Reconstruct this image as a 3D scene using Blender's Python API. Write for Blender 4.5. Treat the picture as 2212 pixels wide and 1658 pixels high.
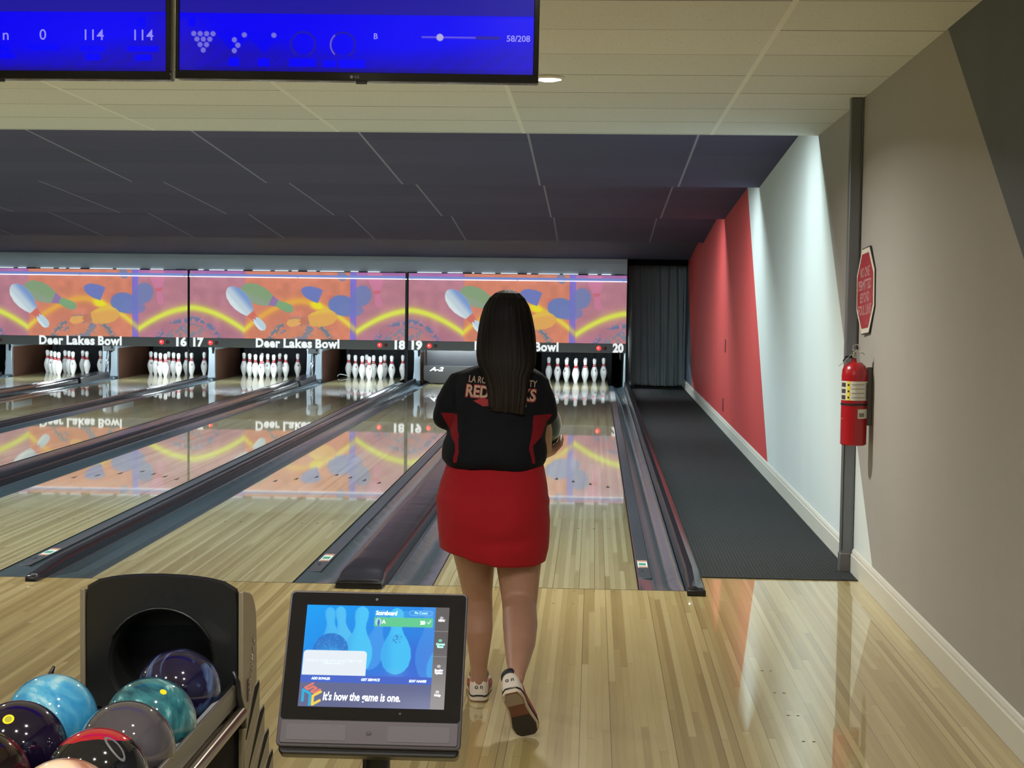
import bpy, bmesh, math, random
import numpy as np
from mathutils import Vector, Matrix, noise
from mathutils.bvhtree import BVHTree
random.seed(7)
S = bpy.context.scene
for o in list(bpy.data.objects): bpy.data.objects.remove(o)
COL = S.collection
R = math.radians

# ------------------------------------------------------------------ camera
def cam_axes(y, p, r):
    f = Vector((-math.sin(y)*math.cos(p), math.cos(y)*math.cos(p), math.sin(p)))
    s = f.cross(Vector((0, 0, 1))).normalized(); u = s.cross(f)
    return s*math.cos(r)+u*math.sin(r), -s*math.sin(r)+u*math.cos(r), f
cs, cu, cf = cam_axes(.04915, -.05856, .0125)
cd = bpy.data.cameras.new('camera'); cam = bpy.data.objects.new('camera', cd); COL.objects.link(cam)
m = Matrix((cs, cu, -cf)).transposed().to_4x4(); m.translation = (0, -8.2815, 1.5265)
cam.matrix_world = m
cd.sensor_width = 36; cd.lens = 36*3536.74/2212; cd.clip_end = 200; cd.clip_start = .05
S.camera = cam
# ------------------------------------------------------------------ exposure, world
vs = S.view_settings; vs.view_transform = 'Standard'; vs.look = 'None'; vs.gamma = 1; vs.use_curve_mapping = False; vs.exposure = 0
w = bpy.data.worlds.new('world'); S.world = w; w.use_nodes = True
w.node_tree.nodes['Background'].inputs[0].default_value = (.8, .85, 1, 1)
w.node_tree.nodes['Background'].inputs[1].default_value = .08

WARM = (1, .965, .91); COOL = (.80, .95, 1)
LIGHTS = {}
def area(name, loc, size, power, col, rot=(0, 0, 0), shape='RECTANGLE', spread=180):
    l = bpy.data.lights.new(name, 'AREA'); l.shape = shape; l.size = size[0]
    if shape in ('RECTANGLE', 'ELLIPSE'): l.size_y = size[1]
    l.energy = power; l.color = col; l.spread = R(spread)
    o = bpy.data.objects.new(name, l); COL.objects.link(o); o.location = loc; o.rotation_euler = rot
    return o
# recessed downlights over the concourse and approach (x, y, z of ceiling is worked out later)
DOWN = [(-.244, .02), (-4.1, .02), (-7.9, .02), (-.244, -5.3), (-4.1, -5.3), (1.0, -8.2), (-2.2, -8.2), (-6.0, -5.3), (-.9, -6.3), (-2.4, -6.3), (-9.5, -5.3), (-1.6, -9.6), (.35, -6.3)]
DOWN_W = 72
# fluorescent battens hidden behind each ceiling step, above the lanes
BATTEN = [(2.575, 2.645), (6.365, 2.512), (10.175, 2.418)]
BATTEN_W = 75

# ------------------------------------------------------------------ helpers
def lin(c):
    if isinstance(c, str):
        c = [int(c[i:i+2], 16)/255 for i in (0, 2, 4)]
    elif max(c) > 1: c = [v/255 for v in c]
    return tuple((v/12.92 if v <= .04045 else ((v+.055)/1.055)**2.4) for v in c)
def nt(name):
    m = bpy.data.materials.new(name); m.use_nodes = True
    return m, m.node_tree, m.node_tree.nodes['Principled BSDF']
def mat(name, col, rough=.5, metal=0, spec=.5, emis=None, es=0, bump=None, coat=0, sheen=0):
    m, t, p = nt(name)
    p.inputs['Base Color'].default_value = (*lin(col), 1)
    p.inputs['Roughness'].default_value = rough; p.inputs['Metallic'].default_value = metal
    p.inputs['Specular IOR Level'].default_value = spec; p.inputs['Coat Weight'].default_value = coat
    p.inputs['Sheen Weight'].default_value = sheen
    if emis: p.inputs['Emission Color'].default_value = (*lin(emis), 1); p.inputs['Emission Strength'].default_value = es
    if bump:
        n = t.nodes.new('ShaderNodeTexNoise'); n.inputs['Scale'].default_value = bump[0]; n.inputs['Detail'].default_value = 4
        g = t.nodes.new('ShaderNodeNewGeometry'); t.links.new(g.outputs['Position'], n.inputs['Vector'])
        b = t.nodes.new('ShaderNodeBump'); b.inputs['Strength'].default_value = bump[1]; b.inputs['Distance'].default_value = bump[2]
        t.links.new(n.outputs[0], b.inputs['Height']); t.links.new(b.outputs[0], p.inputs['Normal'])
    return m
class G:                                    # tiny node-graph helper
    def __init__(s, t): s.t = t
    def n(s, ty, **k):
        o = s.t.nodes.new(ty)
        for a, b in k.items(): setattr(o, a, b)
        return o
    def put(s, node, i, v):
        if isinstance(v, (int, float)): node.inputs[i].default_value = v
        elif isinstance(v, (tuple, list)): node.inputs[i].default_value = v
        else: s.t.links.new(v, node.inputs[i])
    def m(s, op, a, b=0., c=None):
        o = s.n('ShaderNodeMath', operation=op); s.put(o, 0, a); s.put(o, 1, b)
        if c is not None: s.put(o, 2, c)
        return o.outputs[0]
    def xyz(s):
        g = s.n('ShaderNodeNewGeometry'); q = s.n('ShaderNodeSeparateXYZ'); s.t.links.new(g.outputs['Position'], q.inputs[0]); return q.outputs
    def comb(s, a, b, c):
        o = s.n('ShaderNodeCombineXYZ'); s.put(o, 0, a); s.put(o, 1, b); s.put(o, 2, c); return o.outputs[0]
    def wn(s, v):
        o = s.n('ShaderNodeTexWhiteNoise', noise_dimensions='3D'); s.put(o, 0, v); return o.outputs[0]
    def noise(s, v, scale, det=3, rough=.5):
        o = s.n('ShaderNodeTexNoise'); s.put(o, 'Vector', v); o.inputs['Scale'].default_value = scale; o.inputs['Detail'].default_value = det; o.inputs['Roughness'].default_value = rough; return o.outputs[0]
    def mix(s, f, a, b):
        o = s.n('ShaderNodeMix', data_type='RGBA'); s.put(o, 0, f)
        for i, v in ((6, a), (7, b)):
            if isinstance(v, (str, tuple)) and not hasattr(v, 'links'): o.inputs[i].default_value = (*lin(v), 1)
            else: s.t.links.new(v, o.inputs[i])
        return o.outputs[2]
    def ramp(s, f, stops):
        o = s.n('ShaderNodeValToRGB'); s.put(o, 0, f); e = o.color_ramp.elements
        while len(e) < len(stops): e.new(.5)
        for k, (p, c) in enumerate(stops): e[k].position = p; e[k].color = (*lin(c), 1)
        return o.outputs[0]

def link(name, me, mt=None, parent=None):
    o = bpy.data.objects.new(name, me); COL.objects.link(o)
    if mt is not None:
        for q in (mt if isinstance(mt, (list, tuple)) else [mt]): me.materials.append(q)
    if parent: o.parent = parent
    return o
def obj(name, bm, mt, parent=None, smooth=False, bevel=0, seg=2, recalc=True):
    if recalc: bmesh.ops.recalc_face_normals(bm, faces=bm.faces)
    me = bpy.data.meshes.new(name); bm.to_mesh(me); bm.free()
    if smooth is not False:
        me.polygons.foreach_set('use_smooth', [True]*len(me.polygons))
        if smooth is not True: me.set_sharp_from_angle(angle=R(smooth))
    o = link(name, me, mt, parent)
    if bevel:
        b = o.modifiers.new('bevel', 'BEVEL'); b.width = bevel; b.segments = seg; b.limit_method = 'ANGLE'; b.angle_limit = R(40)
        me.polygons.foreach_set('use_smooth', [True]*len(me.polygons)); me.set_sharp_from_angle(angle=R(35))
    return o
def tag(o, label=None, cat=None, group=None, kind=None):
    if label: o['label'] = label
    if cat: o['category'] = cat
    if group: o['group'] = group
    if kind: o['kind'] = kind
    return o
def thing(name, label, cat, loc=(0, 0, 0), group=None, rz=0):
    o = bpy.data.objects.new(name, None); COL.objects.link(o); o.location = loc; o.rotation_euler = (0, 0, rz); o.empty_display_size = .1
    return tag(o, label, cat, group)
def box(bm, x0, x1, y0, y1, z0, z1, mx=None):
    v = [bm.verts.new((x, y, z)) for z in (z0, z1) for x, y in ((x0, y0), (x1, y0), (x1, y1), (x0, y1))]
    fs = [(0, 3, 2, 1), (4, 5, 6, 7), (0, 1, 5, 4), (1, 2, 6, 5), (2, 3, 7, 6), (3, 0, 4, 7)]
    for f in fs: bm.faces.new([v[i] for i in f])
    if mx is not None:
        for q in v: q.co = mx @ q.co
    return v
def B(*a): bm = bmesh.new(); box(bm, *a); return bm
def poly_y(bm, pts, y0, y1, mx=None):       # prism: outline in xz, extruded along y
    a = [bm.verts.new((p[0], y0, p[1])) for p in pts]; b = [bm.verts.new((p[0], y1, p[1])) for p in pts]
    n = len(pts); bm.faces.new(a); bm.faces.new(b[::-1])
    for i in range(n): bm.faces.new((a[i], b[i], b[(i+1) % n], a[(i+1) % n]))
    if mx is not None:
        for q in a+b: q.co = mx @ q.co
def rings(bm, rs, cap=True):
    vs_ = [[bm.verts.new(p) for p in r] for r in rs]
    n = len(rs[0])
    for a, b in zip(vs_, vs_[1:]):
        for i in range(n): bm.faces.new((a[i], a[(i+1) % n], b[(i+1) % n], b[i]))
    if cap: bm.faces.new(vs_[0][::-1]); bm.faces.new(vs_[-1])
def lathe(bm, prof, seg=24, c=(0, 0, 0)):
    rs = []
    for r, z in prof: rs.append([(c[0]+r*math.cos(2*math.pi*k/seg), c[1]+r*math.sin(2*math.pi*k/seg), c[2]+z) for k in range(seg)])
    rings(bm, rs)
def tube(bm, pts, rad, seg=10, caps=True):
    pts = [Vector(p) for p in pts]; rr = rad if isinstance(rad, (list, tuple)) else [rad]*len(pts)
    rs = []; up = None
    for i, p in enumerate(pts):
        d = (pts[min(i+1, len(pts)-1)]-pts[max(i-1, 0)]).normalized()
        if up is None:
            up = Vector((0, 0, 1)) if abs(d.z) < .9 else Vector((0, 1, 0))
        a = d.cross(up).normalized(); b = a.cross(d).normalized(); up = b
        rs.append([tuple(p+(a*math.cos(t)+b*math.sin(t))*rr[i]) for t in [2*math.pi*k/seg for k in range(seg)]])
    rings(bm, rs, caps)
def capsule(bm, pts, rad, seg=16, flat=1.0):   # closed round-ended chain
    pts = [Vector(p) for p in pts]
    d0 = (pts[0]-pts[1]).normalized(); d1 = (pts[-1]-pts[-2]).normalized()
    P = []; Q = []
    for t in (80, 55, 28): P.append(pts[0]+d0*rad[0]*math.sin(R(t))); Q.append(rad[0]*math.cos(R(t)))
    for p, r in zip(pts, rad): P.append(p); Q.append(r)
    for t in (28, 55, 80): P.append(pts[-1]+d1*rad[-1]*math.sin(R(t))); Q.append(rad[-1]*math.cos(R(t)))
    tube(bm, P, Q, seg)
def ellipse_rings(zs, seg=40, pw=2.0):
    # zs: (z, xc, yc, hw, hd)
    rs = []
    for z, xc, yc, hw, hd in zs:
        r = []
        for k in range(seg):
            t = 2*math.pi*k/seg; c, s = math.cos(t), math.sin(t)
            r.append((xc+hw*math.copysign(abs(c)**(2/pw), c), yc+hd*math.copysign(abs(s)**(2/pw), s), z))
        rs.append(r)
    return rs
def bake(o):
    dg = bpy.context.evaluated_depsgraph_get(); dg.update()
    me = bpy.data.meshes.new_from_object(o.evaluated_get(dg)); o.modifiers.clear(); old = o.data; o.data = me; me.name = o.name
    return o
def text_mesh(s, size, bold=0., ext=0., align='CENTER', shear=0., space=1.0, res=3):
    c = bpy.data.curves.new('t', 'FONT'); c.body = s; c.size = size; c.offset = bold; c.extrude = ext; c.align_x = align; c.align_y = 'CENTER'
    c.shear = shear; c.space_character = space; c.resolution_u = res
    o = bpy.data.objects.new('t', c); COL.objects.link(o)
    dg = bpy.context.evaluated_depsgraph_get(); dg.update()
    me = bpy.data.meshes.new_from_object(o.evaluated_get(dg)); bpy.data.objects.remove(o); bpy.data.curves.remove(c)
    return me
def text(name, s, size, mx, mt, parent=None, width=None, **k):
    me = text_mesh(s, size, **k)
    if width:
        xs = [v.co.x for v in me.vertices]; w_ = max(xs)-min(xs); me.transform(Matrix.Diagonal((width/w_, 1, 1, 1)))
    me.transform(mx); me.name = name
    return link(name, me, mt, parent)
FRONT = lambda x, y, z: Matrix.Translation((x, y, z)) @ Matrix.Rotation(R(90), 4, 'X')   # text standing upright, read from -y

def raster_mesh(name, w_, h_, nx, ny, fn, mt, parent, place):
    """flat panel nx*ny cells with a colour per vertex taken from the drawing fn(u,v); place(u,v) -> point"""
    us = np.linspace(0, 1, nx+1); vs_ = np.linspace(0, 1, ny+1)
    U, V = np.meshgrid(us, vs_)
    colr = fn(U, V).reshape(-1, 3)
    colr = np.where(colr <= .04045, colr/12.92, ((np.clip(colr, 0, 4)+.055)/1.055)**2.4)
    P = place(U, V).reshape(-1, 3)
    me = bpy.data.meshes.new(name)
    i = np.arange((nx+1)*(ny+1)).reshape(ny+1, nx+1)
    q = np.stack([i[:-1, :-1], i[1:, :-1], i[1:, 1:], i[:-1, 1:]], -1).reshape(-1, 4)
    me.vertices.add(len(P)); me.vertices.foreach_set('co', P.astype(np.float32).ravel())
    me.loops.add(q.size); me.loops.foreach_set('vertex_index', q.ravel().astype(np.int32))
    me.polygons.add(len(q)); me.polygons.foreach_set('loop_start', (np.arange(len(q))*4).astype(np.int32))
    me.update(calc_edges=True)
    a = me.color_attributes.new('Art', 'FLOAT_COLOR', 'POINT')
    a.data.foreach_set('color', np.concatenate([colr, np.ones((len(colr), 1))], 1).astype(np.float32).ravel())
    return link(name, me, mt, parent)
def screen_mat(name, es, rough=.25, dif=.3, spec=.4):
    m, t, p = nt(name); a = t.nodes.new('ShaderNodeVertexColor'); a.layer_name = 'Art'
    mx = t.nodes.new('ShaderNodeMix'); mx.data_type = 'RGBA'; mx.inputs[0].default_value = dif; mx.inputs[6].default_value = (0, 0, 0, 1)
    t.links.new(a.outputs[0], mx.inputs[7]); t.links.new(mx.outputs[2], p.inputs['Base Color'])
    t.links.new(a.outputs[0], p.inputs['Emission Color']); p.inputs['Emission Strength'].default_value = es
    p.inputs['Roughness'].default_value = rough; p.inputs['Specular IOR Level'].default_value = spec
    return m

# ------------------------------------------------------------------ materials
def wood(name, cols, board=.0268, seglen=1.1, rough=.1, rbump=.0, lines=.12, coat=0, spec=.5, seed=0):
    m, t, p = nt(name); g = G(t); x, y, z = g.xyz()
    xb = g.m('DIVIDE', x, board); idx = g.m('FLOOR', xb); fr = g.m('FRACT', xb)
    off = g.m('MULTIPLY', g.wn(g.comb(idx, 3.1+seed, 0)), 5.)
    yb = g.m('DIVIDE', g.m('ADD', y, off), seglen); sg = g.m('FLOOR', yb); fy = g.m('FRACT', yb)
    tone = g.wn(g.comb(idx, sg, 1.7+seed))
    grain = g.noise(g.comb(g.m('MULTIPLY', x, 260.), g.m('MULTIPLY', y, 3.), g.m('MULTIPLY', tone, 40.)), 1., 4, .6)
    big = g.noise(g.comb(g.m('MULTIPLY', x, 1.), g.m('MULTIPLY', y, .5), 0.), 1.5, 2)
    v = g.m('ADD', g.m('MULTIPLY', tone, .62), g.m('ADD', g.m('MULTIPLY', grain, .52), g.m('MULTIPLY', big, .14)))
    c = g.ramp(g.m('SUBTRACT', v, .16), cols)
    edge = g.m('LESS_THAN', fr, .09)
    heavy = g.m('GREATER_THAN', g.wn(g.comb(idx, 9.3+seed, 5.)), .80)
    e2 = g.m('MULTIPLY', edge, g.m('ADD', g.m('MULTIPLY', heavy, .55), lines))
    butt = g.m('MULTIPLY', g.m('LESS_THAN', fy, .004), .22)
    f = g.m('MINIMUM', g.m('ADD', e2, butt), 1.)
    c2 = g.mix(f, c, '4a3822')
    t.links.new(c2, p.inputs['Base Color'])
    p.inputs['Roughness'].default_value = rough; p.inputs['Specular IOR Level'].default_value = spec
    r_ = g.noise(g.comb(x, g.m('MULTIPLY', y, .3), z), 6., 3)
    t.links.new(g.m('ADD', rough, g.m('MULTIPLY', g.m('SUBTRACT', r_, .5), .04)), p.inputs['Roughness'])
    p.inputs['Coat Weight'].default_value = coat; p.inputs['Coat Roughness'].default_value = .025
    if rbump:
        b = g.n('ShaderNodeBump'); b.inputs['Strength'].default_value = rbump; b.inputs['Distance'].default_value = .0006
        hh = g.noise(g.comb(g.m('MULTIPLY', x, 30.), g.m('MULTIPLY', y, 2.), 0.), 1., 2)
        t.links.new(hh, b.inputs['Height']); t.links.new(b.outputs[0], p.inputs['Normal'])
    return m
M = {}
M['lane'] = wood('lane_maple', seglen=2.6, cols=[(0, (150, 137, 96)), (.5, (178, 168, 124)), (1, (202, 196, 156))], rough=.22, lines=.24, spec=.5, coat=1.)
M['approach'] = wood('approach_maple', [(0, (152, 131, 80)), (.5, (182, 163, 108)), (1, (206, 192, 140))], board=.0268, seglen=2.2, rough=.3, lines=.12, spec=.4, seed=4, coat=1.)
M['gutter'] = mat('gutter_plastic', (66, 78, 84), .16, spec=.5, bump=(5, .2, .01))
M['cap'] = mat('cap_plastic', (38, 37, 42), .2, spec=.5, bump=(4, .2, .01))
M['black'] = mat('black_plastic', (14, 14, 17), .35)
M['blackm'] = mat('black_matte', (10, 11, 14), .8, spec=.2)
M['edge'] = mat('lane_edge', (10, 10, 12), .4)
M['carpet'] = None
M['tee'] = mat('tee', (190, 185, 165), .6)
M['base'] = mat('baseboard_white', (205, 203, 190), .45)
M['steel'] = mat('brushed_plate', (146, 160, 168), .35, metal=.25)
M['chrome'] = mat('chrome', (200, 200, 200), .12, metal=1)
M['pin'] = mat('pin_white', (236, 238, 235), .22, coat=.3)
M['pinred'] = mat('pin_red', (190, 20, 30), .3)
M['ink'] = mat('ink_black', (20, 22, 28), .5)
M['strip'] = mat('sign_grey', (112, 118, 120), .5)
M['letter'] = mat('letter_white', (235, 240, 240), .5, emis=(235, 240, 240), es=.8)
M['kick'] = mat('kickback_brown', (92, 60, 42), .55, bump=(12, .3, .004))
M['lens_on'] = mat('lens_on', (255, 60, 60), .3, emis=(255, 60, 62), es=1.2)
M['lens_glow'] = mat('lens_core', (255, 200, 190), .3, emis=(255, 170, 160), es=1.6)
M['lens_off'] = mat('lens_off', (110, 40, 44), .3)
M['tube'] = mat('tube_light', (255, 255, 255), .4, emis=(235, 248, 255), es=300)
M['led'] = mat('led_light', (255, 255, 255), .4, emis=(235, 245, 255), es=1.25)  # glow for the mirrored line and the light leaking over the panels
M['ledblue'] = mat('led_diffuser', (150, 170, 230), .4, emis=(120, 150, 230), es=.5)  # glow for the bluish part of the mirrored line
M['housing'] = mat('housing_white', (190, 190, 185), .5)

def carpet():
    m, t, p = nt('rib_carpet'); g = G(t); x, y, z = g.xyz()
    f = g.noise(g.comb(g.m('MULTIPLY', x, 1.), g.m('MULTIPLY', y, 1.), 0.), 180., 2)
    rx = g.m('SINE', g.m('ADD', g.m('MULTIPLY', x, 330.), g.m('MULTIPLY', g.m('SINE', g.m('MULTIPLY', y, 160.)), 1.2)))
    h = g.m('ADD', g.m('MULTIPLY', rx, .5), f)
    c = g.ramp(g.m('ADD', g.m('MULTIPLY', h, .5), .2), [(0, (32, 34, 34)), (.6, (52, 54, 54)), (1, (74, 76, 73))])
    t.links.new(c, p.inputs['Base Color']); p.inputs['Roughness'].default_value = .9; p.inputs['Specular IOR Level'].default_value = .15
    b = g.n('ShaderNodeBump'); b.inputs['Strength'].default_value = .8; b.inputs['Distance'].default_value = .004
    t.links.new(h, b.inputs['Height']); t.links.new(b.outputs[0], p.inputs['Normal']); return m
M['carpet'] = carpet()

def wall_paint():
    m, t, p = nt('striped_wall_paint'); g = G(t); x, y, z = g.xyz()
    def line(y0, z0, s): return g.m('SUBTRACT', y, g.m('ADD', g.m('MULTIPLY', g.m('SUBTRACT', z, z0), s), y0))
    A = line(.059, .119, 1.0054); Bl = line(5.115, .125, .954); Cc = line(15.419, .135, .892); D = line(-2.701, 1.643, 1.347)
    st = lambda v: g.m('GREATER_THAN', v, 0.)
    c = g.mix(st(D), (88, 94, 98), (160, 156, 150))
    c = g.mix(st(A), c, (216, 224, 220)); c = g.mix(st(Bl), c, (204, 78, 76)); c = g.mix(st(Cc), c, (74, 84, 98))
    t.links.new(c, p.inputs['Base Color']); p.inputs['Roughness'].default_value = .55; p.inputs['Specular IOR Level'].default_value = .3
    b = g.n('ShaderNodeBump'); b.inputs['Strength'].default_value = .25; b.inputs['Distance'].default_value = .002
    t.links.new(g.noise(g.comb(x, y, z), 60., 3), b.inputs['Height'])
    b2 = g.n('ShaderNodeBump'); b2.inputs['Strength'].default_value = .8; b2.inputs['Distance'].default_value = .03
    t.links.new(g.noise(g.comb(0., y, g.m('MULTIPLY', z, .08)), 1.6, 1), b2.inputs['Height']); t.links.new(b.outputs[0], b2.inputs['Normal'])
    t.links.new(b2.outputs[0], p.inputs['Normal']); return m
M['wall'] = wall_paint()
M['wallgrey'] = mat('wall_grey_paint', (150, 145, 132), .7)
M['wallnavy'] = mat('wall_navy_paint', (70, 82, 98), .6)

def ceil_mat(name, base, var, tee, cross, x0, y0, teew, crossw, crossf, speck, dy=.63):
    m, t, p = nt(name); g = G(t); x, y, z = g.xyz()
    xa = g.m('DIVIDE', g.m('SUBTRACT', x, x0), 1.22); ya = g.m('DIVIDE', g.m('SUBTRACT', y, y0), dy)
    fx = g.m('ABSOLUTE', g.m('SUBTRACT', g.m('FRACT', g.m('ADD', xa, .5)), .5)); fy = g.m('ABSOLUTE', g.m('SUBTRACT', g.m('FRACT', g.m('ADD', ya, .5)), .5))
    ix = g.m('FLOOR', xa); iy = g.m('FLOOR', ya)
    tone = g.wn(g.comb(ix, iy, 2.))
    c = g.mix(tone, base, var)
    sp = g.m('GREATER_THAN', g.noise(g.comb(x, y, z), 90., 2), .66)
    c = g.mix(g.m('MULTIPLY', sp, speck), c, (90, 85, 72))
    big = g.noise(g.comb(x, y, z), 1.2, 3)
    c = g.mix(g.m('MULTIPLY', big, .18), c, var)
    cw = g.m('LESS_THAN', fy, crossw)
    c = g.mix(g.m('MULTIPLY', cw, g.m('ADD', crossf*.5, g.m('MULTIPLY', g.wn(g.comb(ix, g.m('FLOOR', g.m('ADD', ya, .5)), 7.)), crossf))), c, cross)
    c = g.mix(g.m('LESS_THAN', fx, teew), c, tee)
    t.links.new(c, p.inputs['Base Color']); p.inputs['Roughness'].default_value = .75; p.inputs['Specular IOR Level'].default_value = .2
    return m
M['ceil'] = ceil_mat('ceiling_tile', (208, 210, 208), (196, 198, 196), (218, 220, 216), (60, 52, 40), .747, 2.444, .010, .009, .7, .35)
M['dark1'] = ceil_mat('dark_ceiling_tile', (82, 80, 112), (74, 73, 102), (140, 142, 162), (36, 36, 42), -.49, 2.6, .007, .006, .5, 0)
M['darknavy'] = mat('dark_soffit', (52, 62, 88), .7)
M['header'] = mat('header_bluegrey', (214, 232, 242), .6)

# ------------------------------------------------------------------ room shell
WX = 1.438; LX = -11.3
o = obj('floor', B(LX, WX, -13.2, 0, -.12, 0), M['approach']); tag(o, kind='structure')
o = obj('floor', B(.575, WX, 0, .40, -.12, 0), M['approach']); tag(o, kind='structure')
o = obj('floor', B(LX, WX, 0, 21.2, -.30, -.16), M['blackm']); tag(o, kind='structure')
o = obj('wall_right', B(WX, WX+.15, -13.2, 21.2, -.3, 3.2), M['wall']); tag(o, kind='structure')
o = obj('wall_left', B(LX-.15, LX, -13.2, 21.2, -.3, 3.2), M['wallnavy']); tag(o, kind='structure')
o = obj('wall_back', B(LX, WX, -13.35, -13.2, -.3, 3.2), M['wallgrey']); tag(o, kind='structure')
o = obj('wall_front', B(LX, WX, 21.2, 21.35, -.3, 3.2), M['blackm']); tag(o, kind='structure')

def cz(y): return 2.535+(2.488-y)*.02
def slab(name, y0, z0, y1, z1, mt, riser=None, th=.04):
    bm = bmesh.new()
    pts = [(y0, z0), (y1, z1), (y1, z1+th), (y0, z0+th)]
    a = [bm.verts.new((LX, p[0], p[1])) for p in pts]; b = [bm.verts.new((WX, p[0], p[1])) for p in pts]
    bm.faces.new(a); bm.faces.new(b[::-1])
    for i in range(4): bm.faces.new((a[i], b[i], b[(i+1) % 4], a[(i+1) % 4]))
    if riser is not None: box(bm, LX, WX, y1-.02, y1, z1+.002, riser+.04)
    o = obj(name, bm, mt); return tag(o, kind='structure')
slab('ceiling', -2.9, cz(-2.9), 2.488, 2.535, M['ceil'], 2.709)
slab('ceiling', 2.488, 2.709, 6.279, 2.434, M['dark1'], 2.575)
slab('ceiling', 6.279, 2.575, 10.088, 2.319, M['dark1'], 2.484)
slab('ceiling', 10.088, 2.484, 13.503, 2.154, M['dark1'], 2.30)
slab('ceiling', 13.503, 2.30, 16.62, 1.985, M['darknavy'])
slab('ceiling', -13.2, 3.0, -2.9, 3.0, M['ceil'])
o = obj('ceiling', B(LX, WX, -2.94, -2.90, cz(-2.9), 3.04), M['wallgrey']); tag(o, kind='structure')
o = obj('ceiling', B(LX, WX, 16.9, 21.2, 1.9, 2.0), M['blackm']); tag(o, kind='structure')
# header band above the masks
o = obj('wall_header', B(LX, .505, 16.62, 16.9, 1.742, 1.985), M['header'], bevel=.01); tag(o, kind='structure')
o = obj('wall_header', B(LX, -9.60, 16.62, 16.9, .56, 1.742), M['wallnavy']); tag(o, kind='structure')
o = obj('wall_header', B(.505, WX, 16.60, 16.9, 2.06, 2.3), M['darknavy']); tag(o, kind='structure')
# baseboards (moulded)
def baseboard(name, x, y0, y1, s=-1):
    prof = [(0, 0), (.017, 0), (.017, .098), (.012, .104), (.012, .114), (.006, .128), (0, .132)]
    bm = bmesh.new(); a = [bm.verts.new((x+s*p[0], y0, p[1]+.001)) for p in prof]; b = [bm.verts.new((x+s*p[0], y1, p[1]+.001)) for p in prof]
    bm.faces.new(a); bm.faces.new(b[::-1]); n = len(prof)
    for i in range(n): bm.faces.new((a[i], b[i], b[(i+1) % n], a[(i+1) % n]))
    return tag(obj(name, bm, M['base']), kind='structure')
baseboard('baseboard_right', WX, -13.2, .66); baseboard('baseboard_right', WX, .74, 17.5)
# carpet runner
bm = bmesh.new(); box(bm, .58, WX-.018, .40, 17.7, -.155, .004)
tag(obj('carpet_runner', bm, M['carpet']), 'long black ribbed carpet walkway beside the right wall', 'carpet')

# ------------------------------------------------------------------ lanes
L = 1.054; WG = .72386; NG = .53824
LC = {20: -.27527}
LC[19] = LC[20]-L-WG; LC[18] = LC[19]-L-NG; LC[17] = LC[18]-L-WG; LC[16] = LC[17]-L-NG; LC[15] = LC[16]-L-WG; LC[14] = LC[15]-L-NG
short = {20: '20 lane', 19: '19 lane', 18: '18 lane', 17: '17 lane', 16: '16 lane', 15: 'lane left of the 16 lane', 14: 'lane at the photo left edge'}
# raised gutter strip with stickers on the right side of lanes
sticks = [mat('sticker_white', (205, 208, 200), .5), mat('sticker_green', (60, 130, 110), .5), mat('sticker_tan', (165, 120, 100), .5)]
def gutter_strip(n, t):
    T_ = Matrix.Translation((LC[n]+L/2, .40, 0))
    def obj_(nm, bm, mt, par, **k):
        bm.transform(T_); return obj(nm, bm, mt, par, **k)
    bm = bmesh.new(); box(bm, .010, .078, 0, 16.2, -.0135, -.0075); obj_('strip_plate', bm, mat('strip_grey_%d' % n, (62, 66, 72), .3), t, bevel=.002)
    bm = bmesh.new(); box(bm, .078, .082, 0, 16.2, -.020, -.009); obj_('seam', bm, M['edge'], t)
    bm = bmesh.new(); box(bm, .016, .070, .32, .56, -.0074, -.0068); so = obj_('sticker', bm, sticks[0], t); so['label'] = 'white sticker with green and tan patches'
    bm = bmesh.new(); box(bm, .022, .062, .39, .47, -.0067, -.0062); obj_('green_patch', bm, sticks[1], so)
    bm = bmesh.new(); box(bm, .020, .069, .32, .36, -.0067, -.0062); obj_('tan_patch', bm, sticks[2], so); bm = bmesh.new(); box(bm, .018, .069, .51, .56, -.0067, -.0062); obj_('tan_patch', bm, sticks[2], so)
    bm = bmesh.new(); box(bm, .030, .042, .19, .25, -.0074, -.0060); obj_('sensor', bm, M['ink'], t)

LEND = 19.25
def gutter_mesh(bm, xe, s, y0, y1, wid=.235):
    """trough from lane edge xe outwards (s=+-1)"""
    prof = [(0.004, -.004), (.012, -.010)]
    prof.append((.080, -.014))
    for k in range(1, 12):
        t = k/11; prof.append((.080+t*(wid-.082), -.014-.040*math.sin(math.pi*t)**.7*(1-.3*t)))
    prof.append((wid, -.004)); prof.append((wid, -.1)); prof.append((0.004, -.1))
    ys = [y0, y0+.4, y1]
    R_ = []
    for k, y in enumerate(ys):
        f = .25 if k == 0 else 1
        R_.append([(xe+s*a, y, (b*f if (b > -.09 and 0 < i < len(prof)-2) else b)) for i, (a, b) in enumerate(prof)])
    rings(bm, R_)
lane_desc = {20: 'lane under the 20 sign, nearest the right wall', 19: 'lane under the 19 sign, directly left of the walking bowler', 18: 'lane under the 18 sign', 17: 'lane under the 17 sign', 16: 'lane under the 16 sign', 15: 'lane left of the 16 sign', 14: 'lane at the far left edge of the photo'}
tri = mat('arrow_dark', (60, 45, 32), .4)
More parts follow.
